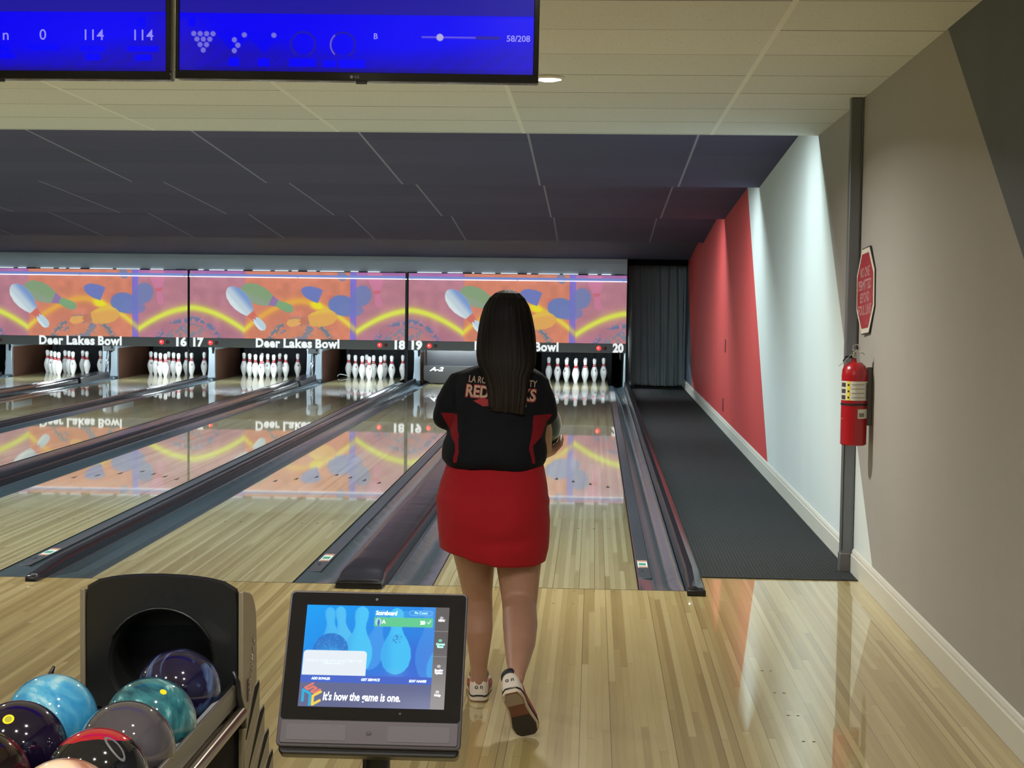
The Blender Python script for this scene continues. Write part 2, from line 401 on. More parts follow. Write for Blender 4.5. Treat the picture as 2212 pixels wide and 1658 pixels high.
for n, c in LC.items():
    t = thing('bowling_lane', 'glossy maple '+lane_desc[n], 'bowling lane', (c, 0, 0), 'bowling lanes')
    obj('lane_boards', B(-L/2+.004, L/2-.004, 0.004, LEND, -.15, 0), M['lane'], t)
    bm = bmesh.new()
    box(bm, -L/2, -L/2+.004, .002, LEND, -.15, -.001); box(bm, L/2-.004, L/2, .002, LEND, -.15, -.001)
    obj('edge_strip', bm, M['edge'], t)
    if n >= 15:
        for k in range(-3, 4):
            bm = bmesh.new(); x = k*.1355; y = 4.28+(3-abs(k))*.16
            poly = [(x-.016, y), (x+.016, y), (x, y+.15)]
            a = [bm.verts.new((p[0], p[1], .0004)) for p in poly]; bm.faces.new(a)
            obj('aiming_arrow', bm, tri, t, recalc=False)
        for k in (-4, -3, -2, 2, 3, 4):
            bm = bmesh.new(); x = k*.1; 
            bmesh.ops.create_circle(bm, cap_ends=True, segments=10, radius=.0085, matrix=Matrix.Translation((x, 2.11, .0004)))
            obj('marker_dot', bm, tri, t, recalc=False)
    g = M['gutter']
    lt = 'left'; 
    for s in (-1, 1):
        bm = bmesh.new(); gutter_mesh(bm, c+s*L/2, s, .002, 17.9)
        side = 'left' if s < 0 else 'right'
        go = obj('gutter', bm, g, None, smooth=40)
        tag(go, 'grey plastic gutter on the %s side of the %s' % (side, short[n]), 'gutter', 'lane gutters')
        if s > 0 and n in (20, 19, 18, 17): gutter_strip(n, go)
# foul line seam + little marks on the approach
bm = bmesh.new(); box(bm, LX, .575, -.004, .002, -.01, .0006); tag(obj('trim_1', bm, M['edge']), kind='structure')
bm = bmesh.new(); box(bm, .575, WX-.018, .394, .402, -.01, .006); tag(obj('trim_2', bm, M['edge']), kind='structure')
dotm = mat('approach_dot', (70, 50, 30), .5)
k_ = 0
bm = bmesh.new()
for n in (18, 19, 20):
    for k in range(-4, 5):
        for yy in (-.06, -.4, -3.6):
            if yy == -.4 and abs(k) > 2: continue
            bmesh.ops.create_circle(bm, cap_ends=True, segments=8, radius=.006, matrix=Matrix.Translation((LC[n]+k*.1, yy, .0006)))
for i, yy in enumerate((-1.72, -2.08, -2.41, -2.75)):
    for dx in (0, .035): bmesh.ops.create_circle(bm, cap_ends=True, segments=8, radius=.006, matrix=Matrix.Translation((.70+dx+.012*i, yy, .0006)))
tag(obj('trim_3', bm, dotm, recalc=False), kind='structure')

# caps between lanes
def cap(xc, w_, label, wide):
    t = thing('lane_capping' if wide else 'lane_divider', label, 'lane cap', (xc, -.13, 0), 'black caps between lanes')
    hw = w_/2; H = .085 if wide else .062
    def ring(y, s, h, ww=1.0):
        pr = []
        for k in range(13):
            a = math.pi*k/12; c_, s_ = math.cos(a), math.sin(a)
            pr.append((-hw*ww*math.copysign(abs(c_)**.45, c_), y, -.02*0+h*abs(s_)**.55))
        return [(p[0], y, max(p[2], 0)+(-.0 if 0 else 0)) for p in pr]
    ys = [(0, .35, .86), (.004, .55, .95), (.03, .62, 1), (.09, .66, 1), (.14, .86, 1), (.22, .99, 1), (.5, 1, 1), (16.25, 1, 1)] if wide else \
         [(0, .40, .8), (.01, .55, .95), (.06, .60, 1), (.13, .62, 1), (.28, .82, 1), (.5, 1, 1), (17.9, 1, 1)]
    bm = bmesh.new()
    rs = []
    for y, h, ww in ys:
        r = ring(y, 0, H*h, ww); r.append((hw*ww, y, -.05 if y > .14 else .001)); r.append((-hw*ww, y, -.05 if y > .14 else .001)); rs.append(r)
    rings(bm, rs); obj('cap_body', bm, M['cap'], t, smooth=50)
    if wide:
        bm = bmesh.new(); box(bm, -hw*.9, hw*.9, -.008, .10, .028, .034); obj('front_lip', bm, M['black'], t, bevel=.003)
    return t
cap(LC[20]-L/2-WG/2, .250, 'wide rounded black cap running between the 19 and 20 lanes beside the bowler', True)
cap(LC[19]-L/2-NG/2, .066, 'narrow black divider cap with curled tip between the 18 and 19 lanes', False)
cap(LC[18]-L/2-WG/2, .250, 'wide black cap running between the 17 and 18 lanes', True)
cap(LC[17]-L/2-NG/2, .066, 'narrow black divider cap between the 16 and 17 lanes', False)
cap(LC[16]-L/2-WG/2, .250, 'wide black cap on the left of the 16 lane', True)
cap(LC[15]-L/2-NG/2, .066, 'narrow black divider cap nearest the left edge of the photo', False)
# right-hand rail
t = thing('side_rail', 'black rail along the right side of the 20 lane beside the carpet', 'lane rail', (.536, -.13, 0))
bm = bmesh.new()
rs = []
for y, h in ((0, .035), (.01, .048), (.06, .052), (.2, .075), (.35, .09), (17.4, .09)):
    z0 = .001 if y < .13 else -.15
    rs.append([(-.045, y, z0), (-.043, y, h*.8), (-.034, y, h), (-.004, y, h), (.008, y, h*.86), (.030, y, h*.80), (.040, y, h*.62), (.043, y, z0)])
rings(bm, rs); obj('rail_body', bm, M['cap'], t, smooth=35)
bm = bmesh.new(); box(bm, -.047, .046, -.010, .0, .0, .030); obj('end_block', bm, M['black'], t, bevel=.004)

# ------------------------------------------------------------------ picture drawing for the lit panels and screens
def sm(e0, e1, x):
    t = np.clip((x-e0)/(e1-e0), 0, 1); return t*t*(3-2*t)
def vnoise(X, Y, s, seed=0):
    rs = np.random.RandomState(seed); gr = rs.rand(128, 128)
    x = X/s; y = Y/s; i = np.floor(x).astype(int); j = np.floor(y).astype(int); fx = x-i; fy = y-j
    fx = fx*fx*(3-2*fx); fy = fy*fy*(3-2*fy); g = lambda a, b: gr[a % 128, b % 128]
    return (g(i, j)*(1-fx)+g(i+1, j)*fx)*(1-fy)+(g(i, j+1)*(1-fx)+g(i+1, j+1)*fx)*fy
def over(img, mk, c): return img*(1-mk[..., None])+np.array(c)/255.*mk[..., None]
def seg(X, Y, ax, ay, bx, by):
    dx, dy = bx-ax, by-ay; l = math.hypot(dx, dy); t = ((X-ax)*dx+(Y-ay)*dy)/(l*l); d = ((X-ax)*dy-(Y-ay)*dx)/l
    return t, d, l
PROF_T = [0, .02, .10, .25, .40, .52, .62, .70, .76, .84, .92, .97, 1.0]
PROF_R = [.05, .115, .158, .185, .175, .135, .085, .068, .068, .082, .088, .065, 0]
ART_T = [0, .015, .05, .12, .25, .38, .50, .60, .68, .74, .84, .92, .97, 1.0]
ART_R = [0, .05, .10, .148, .178, .172, .135, .088, .066, .066, .082, .080, .055, 0]
def pin_mask(X, Y, a, b, fat=1., lo=0., hi=1., jag=False, soft=4):
    t, d, l = seg(X, Y, *a, *b); r = np.interp(t, ART_T, ART_R, left=0, right=0)*l*fat
    if jag:
        lo = lo+(.05*np.abs(((d*.045) % 2)-1) if lo > 0 else 0); hi = hi-(.0 if hi < 1 else 0)
    mk = sm(-soft, soft, r-np.abs(d))*(t >= lo)*(t <= hi)*(r > 0)
    return mk, t, d, l
def ell(X, Y, cx, cy, rx, ry, ang=0, soft=.08):
    c, s = math.cos(R(ang)), math.sin(R(ang)); x = (X-cx)*c+(Y-cy)*s; y = -(X-cx)*s+(Y-cy)*c
    return sm(soft, -soft, np.sqrt((x/rx)**2+(y/ry)**2)-1)
def mask_art(U, V):
    X = U*1872-132; Y = 178+V*585
    n1 = vnoise(X+500, Y, 60, 1); n2 = vnoise(X+500, Y, 14, 2); n3 = vnoise(X+500, Y, 5, 3)
    img = np.zeros(X.shape+(3,)); img[:] = np.array((186, 118, 134))/255
    img = over(img, sm(344, 352, X)*sm(1254, 1246, X), (216, 124, 96))
    img = over(img, sm(1249, 1253, X)*sm(1306, 1301, X), (128, 106, 200))
    img = over(img, sm(250, 165, Y)*.8*((X < 348) | (X > 1303)), (165, 92, 188))
    img = over(img, sm(600, 750, Y)*.35*((X < 348) | (X > 1303)), (170, 100, 130))
    img *= (1+.10*(n1-.5)+.05*(n3-.5))[..., None]
    # painterly blue domes low down
    for cx, cy, rr in ((825, 880, 330), (1730, 900, 330), (-140, 880, 330)):
        rd = np.hypot(X-cx, (Y-cy)); an = np.arctan2(cy-Y, X-cx)
        band = np.exp(-((rd-285)/22)**2)*(n2 > .35)*sm(.3, .5, n1+.25*np.abs(np.cos(an)))
        img = over(img, np.clip(band, 0, 1)*.85, (72, 112, 158) if cx > 1000 or cx < 0 else (66, 120, 150))
        wedge = sm(250, 235, rd)*sm(.50, .53, vnoise(X, Y, 48, 5)*.6+vnoise(X, Y, 17, 8)*.4+.12*sm(780, 640, Y)*0)*sm(1.0, .5, np.abs(an-1.75))
        img = over(img, wedge*.85, (84, 122, 170))
        img = over(img, sm(270, 200, rd)*.25, (205, 140, 90))
    # yellow arcs
    def arc(cx0, cx1, peak, base):
        t = (X-cx0)/(cx1-cx0); return base-(base-peak)*np.clip(1-np.abs(2*t-1)**1.75, 0, 1), (t >= 0)*(t <= 1)
    for a0, a1, pk, col in ((-592, 340, 500, (226, 234, 74)), (340, 1310, 432, (238, 168, 62)), (1310, 2210, 505, (226, 234, 74))):
        yy, mk = arc(a0, a1, pk, 690)
        g_ = np.exp(-((Y-yy)/24)**2)*mk; gl = np.exp(-((Y-yy)/48)**2)*mk
        img = over(img, gl*.35, col); img = over(img, np.clip(g_*1.15, 0, 1), col)
        if pk == 432:
            ed = g_*(sm(900, 1250, X)+sm(470, 350, X)); img = over(img, np.clip(ed, 0, 1)*.9, (236, 222, 70))
    img = over(img, ell(X, Y, 965, 470, 58, 34, 20, .5)*.95, (246, 232, 30))
    # pins
    img = over(img, sm(1040, 1080, X)*sm(1120, 1080, X)*sm(370, 390, Y)*sm(440, 420, Y)*.6, (214, 104, 96))
    mk, t, d, l = pin_mask(X, Y, (312, 320), (765, 515), .95)
    img = over(img, mk*.9*(t < .56), (118, 162, 118)); img = over(img, mk*.9*(t > .68), (108, 168, 120)); img = over(img, mk*.9*(t >= .56)*(t <= .68), (136, 108, 176))
    img = over(img, mk*.5*(d < 0)*(t < .56)*sm(0, -40, d), (150, 160, 150))
    for a, b, lo, hi, c, f in (((830, 330), (1290, 500), 0, .36, (96, 116, 196), .72),):
        mk, t, d, l = pin_mask(X, Y, a, b, f, lo, hi, True); img = over(img, mk*.95, c)
    img = over(img, ell(X, Y, 1180, 465, 118, 88, 8)*.95, (94, 118, 188)); img = over(img, ell(X, Y, 1255, 505, 110, 60, 0)*.8, (104, 120, 186))
    img = over(img, ell(X, Y, 1350, 380, 82, 92, 30)*.9, (104, 122, 182)); img = over(img, ell(X, Y, 1178, 212, 46, 38, 60)*.8, (108, 120, 165))
    img = over(img, sm(1249, 1253, X)*sm(1306, 1301, X)*.35, (110, 100, 215))
    mk, t, d, l = pin_mask(X, Y, (1142, 556), (704, 630), .92)
    img = over(img, mk*.92*(t < .56), (232, 170, 78)); img = over(img, mk*.92*(t > .72), (236, 172, 88)); img = over(img, mk*.7*(t >= .58)*(t <= .70), (190, 116, 90))
    img = over(img, mk*.5*(t < .5)*sm(20, 60, -d), (240, 215, 60))
    mk, t, d, l = pin_mask(X, Y, (1452, 110), (1500, 480), .95)
    img = over(img, mk*.8, (212, 118, 158)); img = over(img, mk*.8*(t > .6)*(t < .68), (206, 92, 110))
    mk, t, d, l = pin_mask(X, Y, (198, 322), (520, 688), .92)
    img = over(img, mk*(t < .60), (196, 214, 226)); img = over(img, mk*(t < .60)*sm(-10, 60, d)*.8, (96, 136, 208)); img = over(img, mk*(t < .60)*sm(-20, -60, d)*.9, (226, 240, 244))
    img = over(img, mk*(t >= .60)*(t < .70), (212, 112, 96)); img = over(img, mk*(t >= .70), (190, 214, 226)); img = over(img, mk*(t >= .70)*sm(-5, -28, d)*.8, (232, 244, 250))
    for a_, b_ in (((198, 322), (520, 688)), ((1142, 556), (704, 630))):
        t, d, l = seg(X, Y, *a_, *b_); r = np.interp(t, ART_T, ART_R, left=0, right=0)*l*.92; zig = .705+.055*np.abs(((d*.075) % 2)-1)
        img = over(img, sm(-4, 4, r-np.abs(d))*(t > .62)*(t < zig), (214, 104, 88) if a_[0] == 198 else (196, 112, 84))
    return np.clip(img*.86+.10, 0, 1)
M['art'] = screen_mat('mask_art', .80, .12, .55, .5)

def mask_unit(nl, nr, x0, x1):
    y = 16.60; t = thing('masking_unit', 'lit mural panel with flying pins, numbered %s above the pin decks' % ('%d and %d' % (nl, nr)), 'masking unit', ((x0+x1)/2, y, .56), 'masking units over the pins')
    w_ = x1-x0; hw = w_/2
    obj('panel_box', B(-hw+.004, hw-.004, .012, .16, .0, 1.178), M['black'], t)
    raster_mesh('mural', w_, 1.03, 470, 150, mask_art, M['art'], t, lambda U, V: np.stack([(U-.5)*(w_-.02), U*0+.006, 1.172-V*1.03], -1))
    obj('sign_strip', B(-hw+.006, hw-.006, -.012, .010, .0, .140), M['strip'], t, bevel=.003)
    obj('frame_post', B(hw-.014, hw-.001, -.03, .02, -.01, 1.18), M['black'], t)
    if nr in (18, 16): obj('support_post', B(hw-(.036 if nr == 18 else .015), hw-.001, -.035, -.005, -.50, 1.18), M['black'], t)
    rnd = random.Random(nr)
    bm = bmesh.new(); xx = -hw+.05
    while xx < hw-.32:
        ww = min(rnd.uniform(.1, .5), hw-.25-xx); box(bm, xx, xx+ww, -.002, .006, 1.180, 1.188); xx += ww+rnd.uniform(.03, .12)
    obj('top_light_gap', bm, M['led'], t)  # glowing dashes stand in for light leaking over the panel top
    obj('top_clips', (lambda bm: [box(bm, a, a+.14, -.015, .02, 1.178, 1.19) for a in (-hw, -hw*.5, 0., hw*.55, hw-.2)] and bm)(bmesh.new()), M['black'], t)
    for wd, u0, u1 in (('Deer', .3056, .4177), ('Lakes', .4338, .5646), ('Bowl', .5807, .6900)):
        text('name_word', wd, .185, FRONT(((u0+u1)/2-.5)*w_, -.0135, .072), M['letter'], t, width=(u1-u0)*w_, bold=.0078, space=1.08)
    for n_, a, al in ((nl, -hw+.130, 'CENTER'), (nr, hw-.130, 'CENTER')):
        text('lane_number', str(n_), .178, FRONT(a, -.0135, .070), M['letter'], t, width=.165, bold=.009)
    for a in (-hw+.335, hw-.425):
        for k, on in enumerate((1, 0)):
            bm = bmesh.new(); bmesh.ops.create_uvsphere(bm, u_segments=14, v_segments=8, radius=.038 if on else .029, matrix=Matrix.Translation((a+k*.095, -.010, .070)) @ Matrix.Diagonal((1, .35, 1, 1)))
            lo = obj('indicator_lamp', bm, M['lens_on'] if on else M['lens_off'], t, smooth=True); lo['label'] = 'lit red round lamp' if on else 'unlit dark red round lamp'
            if on:
                bm = bmesh.new(); bmesh.ops.create_uvsphere(bm, u_segments=10, v_segments=6, radius=.014, matrix=Matrix.Translation((a-.004, -.020, .074)) @ Matrix.Diagonal((1, .3, 1, 1))); obj('lamp_core', bm, M['lens_glow'], lo, smooth=True)
    h = hw-.012
    bm = bmesh.new(); tube(bm, [(-h, -.04, 1.08), (h, -.04, 1.08)], .0065, 8); lt = obj('light_tube', bm, M['led'], t, smooth=60); lt['label'] = 'thin white light tube across the mural'  # reflected white line modelled as a glowing rod, not a real lamp
    bm = bmesh.new(); box(bm, -h, h, -.034, -.020, 1.092, 1.125); obj('tube_diffuser', bm, M['ledblue'], lt)  # bluish upper edge of the same reflection, added as a glowing bar
    for k in (-h+.05, 0, h-.05): obj('tube_bracket', B(k-.012, k+.012, -.044, .006, 1.07, 1.09), M['housing'], lt)  # added only to carry the reflection rod
    return t
MX = [.511, -2.829, -6.202, -9.575]
UNITS = {}
mask_unit(19, 20, MX[1], MX[0]); mask_unit(17, 18, MX[2], MX[1]); mask_unit(15, 16, MX[3], MX[2])
for n in (15, 16, 17, 18, 19, 20):
    t = thing('pin_light', 'white tube light hidden above the pins of the '+short[n], 'pin light', (LC[n], 17.05, .63), 'pin deck lights')
    bm = bmesh.new(); tube(bm, [(-.55, 0, 0), (.55, 0, 0)], .014, 8); obj('tube', bm, M['tube'], t, smooth=60)
    obj('housing', B(-.57, .57, -.04, .05, .018, .06), M['housing'], t)
    for k in (-.4, .4): obj('bracket', B(k-.015, k+.015, -.2915, -.04, .02, .05), M['housing'], t)

# ------------------------------------------------------------------ pins
PP = [(0.0254, 0), (.0258, .004), (.030, .020), (.0430, .060), (.0535, .095), (.0605, .130), (.0580, .165), (.0470, .200), (.0345, .230), (.0250, .255), (.0228, .270), (.0240, .285), (.0290, .315), (.0322, .343), (.0300, .362), (.0200, .376), (.008, .381)]
def fine(p, n=2):
    for _ in range(n):
        q = [p[0]]
        for a, b in zip(p, p[1:]): q += [(a[0]*.75+b[0]*.25, a[1]*.75+b[1]*.25), (a[0]*.25+b[0]*.75, a[1]*.25+b[1]*.75)]
        p = q+[p[-1]]
    return p
def make_pin():
    t = thing('bowling_pin', '-', 'bowling pin')
    bm = bmesh.new(); lathe(bm, fine(PP), 24); obj('pin_body', bm, M['pin'], t, smooth=50)
    bm = bmesh.new()
    for z in (.249, .272):
        r = np.interp(z, [q[1] for q in PP], [q[0] for q in PP])+.0012; lathe(bm, [(float(np.interp(z+dz, [q[1] for q in PP], [q[0] for q in PP]))+.0012, z+dz) for dz in (-.0085, 0., .0085)], 24)
    obj('neck_stripes', bm, M['pinred'], t, smooth=True)
    ck = text_mesh('E', .035, bold=.002)
    for v in ck.vertices:                   # printed mark wraps round the belly
        x, y = v.co.x, v.co.y; z = .178+y; r = float(np.interp(z, [q[1] for q in PP], [q[0] for q in PP]))+.0025
        a = x/r; v.co = (r*math.sin(a), -r*math.cos(a), z)
    link('printed_mark', ck, M['ink'], t)
    return t
SPOTS = [(0, 0, 'front pin'), (-1, 1, 'left pin of the second row'), (1, 1, 'right pin of the second row'), (-2, 2, 'left pin of the third row'), (0, 2, 'middle pin of the third row'), (2, 2, 'right pin of the third row'), (-3, 3, 'far left pin of the back row'), (-1, 3, 'inner left pin of the back row'), (1, 3, 'inner right pin of the back row'), (3, 3, 'far right pin of the back row')]
proto = make_pin(); first = True
for n in (20, 18, 17, 16, 15, 14):
    for k, (i, j, d) in enumerate(SPOTS):
        if n == 14 and k != 9: continue
        if first: r = proto; first = False
        else:
            r = proto.copy(); COL.objects.link(r)
            for ch in proto.children: c_ = ch.copy(); COL.objects.link(c_); c_.parent = r
        r.location = (LC[n]+i*.1524, 18.288+j*.264, .0005); r.rotation_euler = (0, 0, random.choice([0, .35, -.5, .8, 2.4, 3.1, -2.0, .15]))
        r['label'] = 'white bowling pin, %s on the %s' % (d, {20: '20 lane', 18: '18 lane', 17: '17 lane', 16: '16 lane', 15: 'lane left of 16', 14: 'leftmost lane'}[n]); r['group'] = 'pins racked at the lane ends'
# sweep bar, lowered on lane 19
t = thing('pin_sweep', 'black lowered sweep board reading A-2 on the 19 lane', 'sweep board', (LC[19], 17.35, 0))
bm = bmesh.new(); poly_y(bm, [(-.60, .05), (-.50, .0), (.52, .0), (.60, .05), (.60, .27), (-.60, .27)], 0, .05); 
for v in bm.verts: v.co.z += .02
obj('board', bm, mat('sweep_board', (26, 27, 28), .5), t, bevel=.004)
text('sweep_mark', 'A-2', .085, FRONT(-.40, -.0025, .235), M['letter'], t, width=.22, bold=.0022, shear=.3)
obj('upper_panel', B(-.56, .60, .06, .08, .29, .54), mat('sweep_panel', (13, 15, 20), .45), t)
bm = bmesh.new(); box(bm, -.60, -.575, .03, .06, .2, .56); box(bm, .575, .60, .03, .06, .2, .56); obj('arm', bm, M['black'], t)

# ------------------------------------------------------------------ kickbacks, pits
WAYS = [('wide', LC[18]-L/2-WG/2, '17 and 18 lanes'), ('narrow', LC[19]-L/2-NG/2, '18 and 19 lanes'), ('narrow', LC[17]-L/2-NG/2, '16 and 17 lanes'), ('wide', LC[16]-L/2-WG/2, 'lane 16 and lane 15'), ('wide', LC[20]-L/2-WG/2, '19 and 20 lanes'), ('narrow', LC[15]-L/2-NG/2, 'two leftmost lanes')]
for kind, xc, who in WAYS:
    wide = kind == 'wide'; hw = .125 if wide else .055
    t = thing('kickback', ('wide' if wide else 'narrow')+' pin deck partition with pale metal front between the '+who, 'pin deck partition', (xc, 18.2, 0), 'pin deck partitions')
    obj('partition_wall', B(-hw, hw, .03, 1.9, -.15, .60), M['kick'], t)
    obj('top_rail', B(-hw-.004, hw+.006, .0, .9, .46, .56), M['steel'], t)
    bm = bmesh.new()
    for s in ((-1, 1) if wide else (0,)):
        pw = .055 if wide else hw; cx = s*(hw-pw)
        poly_y(bm, [(cx-pw*1.35, -.06), (cx+pw*1.1, -.06), (cx+pw, .12), (cx+pw*.95, .58), (cx-pw*.75, .58), (cx-pw*.9, .15)], -.05, .03)
    obj('front_plate', bm, M['steel'], t, bevel=.006)
    bm = bmesh.new(); tube(bm, [(hw*.2+.02, -.075, .57), (hw*.2+.03, -.085, .47), (hw*.2+.02, -.07, .40)], [.018, .022, .012], 8); box(bm, hw*.2, hw*.2+.04, -.09, -.05, .50, .60); obj('sensor_arm', bm, M['blackm'], t)
    if wide:
        obj('ball_door', B(-.045, .045, -.03, .02, .0, .56), M['blackm'], t)
        bm = bmesh.new(); tube(bm, [(-.02, -.09, .45), (-.05, -.13, .04)], .007, 8); tube(bm, [(.035, -.09, .45), (-.03, -.20, .02)], .008, 8); obj('guide_rod', bm, M['chrome'], t, smooth=True)
        bm = bmesh.new(); box(bm, -.085, .085, -.10, -.05, .42, .50); box(bm, -.05, .05, -.11, -.05, .50, .60); obj('door_bracket', bm, mat('bracket_grey_'+str(abs(int(xc*10))), (60, 62, 64), .4, metal=.5), t, bevel=.004)
        # angled ramp hump ahead of the deck
        bm = bmesh.new(); poly_y(bm, [(-.124, -.05), (.124, -.05), (.105, .10), (-.105, .10)], -1.9, -.45); 
        for v in bm.verts:
            if v.co.z > 0 and v.co.y < -1: v.co.z = .075
        obj('ramp_hood', bm, M['cap'], t, bevel=.01)
    bm = bmesh.new(); box(bm, -hw-.02, hw+.03, -.30, -.05, -.07, .012); obj('flared_foot', bm, mat('foot_metal_%s' % abs(int(xc*100)), (80, 92, 98), .25, metal=.4), t, bevel=.03)
t = thing('kickback', 'pin deck end plate right of the 20 lane beside the curtain', 'pin deck partition', (.492, 18.0, 0), 'pin deck partitions')
obj('partition_wall', B(.0, .05, .03, 1.9, -.15, .60), M['blackm'], t); 
bm = bmesh.new(); poly_y(bm, [(-.01, -.08), (.045, -.08), (.045, .58), (.005, .58)], -.3, .03); obj('front_plate', bm, M['steel'], t, bevel=.006)
bm = bmesh.new(); tube(bm, [(-.05, -.3, .58), (-.055, -.3, .47), (-.05, -.3, .40)], [.018, .022, .012], 8); obj('sensor_arm', bm, M['blackm'], t)
pit = mat('pit_curtain', (16, 20, 24), .8)
for n, c in LC.items():
    bm = bmesh.new(); rs = []
    for k in range(33):
        x = -.60+1.2*k/32; rs.append((x, .012*math.sin(k*1.3)))
    a = [[bm.verts.new((x, y, z)) for z in (-.1, .68)] for x, y in rs]; b = [[bm.verts.new((x, y+.012, z)) for z in (-.1, .68)] for x, y in rs]
    for i in range(32):
        bm.faces.new((a[i][0], a[i+1][0], a[i+1][1], a[i][1])); bm.faces.new((b[i][0], b[i][1], b[i+1][1], b[i+1][0]))
    o = obj('pit_curtain', bm, pit, None, smooth=True); o.location = (c, 19.75, 0); tag(o, 'black curtain behind the pins of the '+short[n], 'pit curtain', 'pit curtains')
# stray bits on the deck of lane 18
bm = bmesh.new(); tube(bm, [(-.0, 0, .0), (.02, 0, .03), (.06, .0, .04), (.16, .02, .02), (.22, .02, .008)], .007, 8)
o = obj('wire_hook', bm, M['pin'], None, smooth=True); o.location = (LC[18]-.62, 18.9, .012); tag(o, 'bent white wire lying left of the pins on the 18 lane', 'wire')

# ------------------------------------------------------------------ curtain at the end of the walkway
def curtain():
    bm = bmesh.new(); N = 90; x0, x1 = .53, 1.408; zz = [.02, .06, .12, .7, 1.3, 1.9, 2.06]
    rows = []
    for z in zz:
        r = []
        for k in range(N+1):
            u = k/N; amp = .035*(.5+.5*(2.06-z)/2.06)
            y = amp*math.sin(u*34+1.2*math.sin(u*9))+.015*math.sin(u*81+z*2)+(0.02*math.sin(z*40+u*7) if z < .13 else 0)
            r.append(bm.verts.new((x0+(x1-x0)*u+.008*math.sin(z*3+u*20), y, z)))
        rows.append(r)
    for a, b in zip(rows, rows[1:]):
        for i in range(N): bm.faces.new((a[i], a[i+1], b[i+1], b[i]))
    o = obj('curtain', bm, mat('curtain_cloth', (150, 158, 158), .85, bump=(70, .3, .003), sheen=.2), None, smooth=True, recalc=False)
    s = o.modifiers.new('solid', 'SOLIDIFY'); s.thickness = .004
    o.location = (0, 17.52, 0); tag(o, 'dark grey pleated curtain closing the walkway at the right of the lanes', 'curtain')
curtain()
t = tag(obj('curtain_rail', B(.515, WX-.004, 17.50, 17.54, 2.085, 2.11), M['black']), 'black rail holding the grey curtain', 'curtain rail')
t = tag(obj('trim_4', B(1.412, WX-.001, 17.46, 17.50, 0.005, 2.08), mat('trim_grey', (140, 150, 158), .4)), kind='structure')
tag(obj('trim_5', B(.512, .532, 16.98, 17.5, 0.005, 2.06), M['blackm']), kind='structure')

# ------------------------------------------------------------------ battens (lane lights)
for i, (y, z) in enumerate(BATTEN):
    for j, x in enumerate((-.25, -3.3, -6.4, -9.5)):
        t = thing('batten_light', '%s white batten light, %s from the right, hidden above the lanes' % (('near', 'middle', 'far')[i], ('first', 'second', 'third', 'fourth')[j]), 'batten light', (x, y, z), 'batten lights over the lanes')
        obj('housing', B(-1.2, 1.2, -.06, .06, .0, .030), M['housing'], t)
        la = area('lamp', (0, 0, -.008), (2.3, .08), BATTEN_W, COOL); la.parent = t
lb = None
# ------------------------------------------------------------------ downlights
dl = mat('downlight_lens', (255, 255, 255), .4, emis=(255, 246, 225), es=14)
ring_m = mat('downlight_ring', (215, 212, 200), .4)
for i, (x, y) in enumerate(DOWN):
    z = cz(y) if y > -2.9 else 3.0
    who = 'round white ceiling downlight, '+('lit beside the right scoring monitor' if i == 0 else 'number %d of the hall, outside the view' % i)
    if i: who = 'round ceiling downlight at %.1f m left and %.1f m behind the foul line' % (-x, -y)
    t = thing('downlight', who, 'ceiling light', (x, y, z), 'recessed ceiling downlights')
    bm = bmesh.new(); lathe(bm, [(.062, -.004), (.062, -.012), (.03, -.020), (.001, -.022)], 24); obj('lens', bm, dl, t, smooth=True)
    bm = bmesh.new(); lathe(bm, [(.064, -.001), (.066, -.012), (.080, -.008), (.084, .0)], 24); obj('ring', bm, ring_m, t, smooth=50)
    la = area('lamp', (0, 0, -.03), (.12, .12), DOWN_W*(1.0 if y > -4 else .42), WARM, shape='DISK', spread=160); la.parent = t

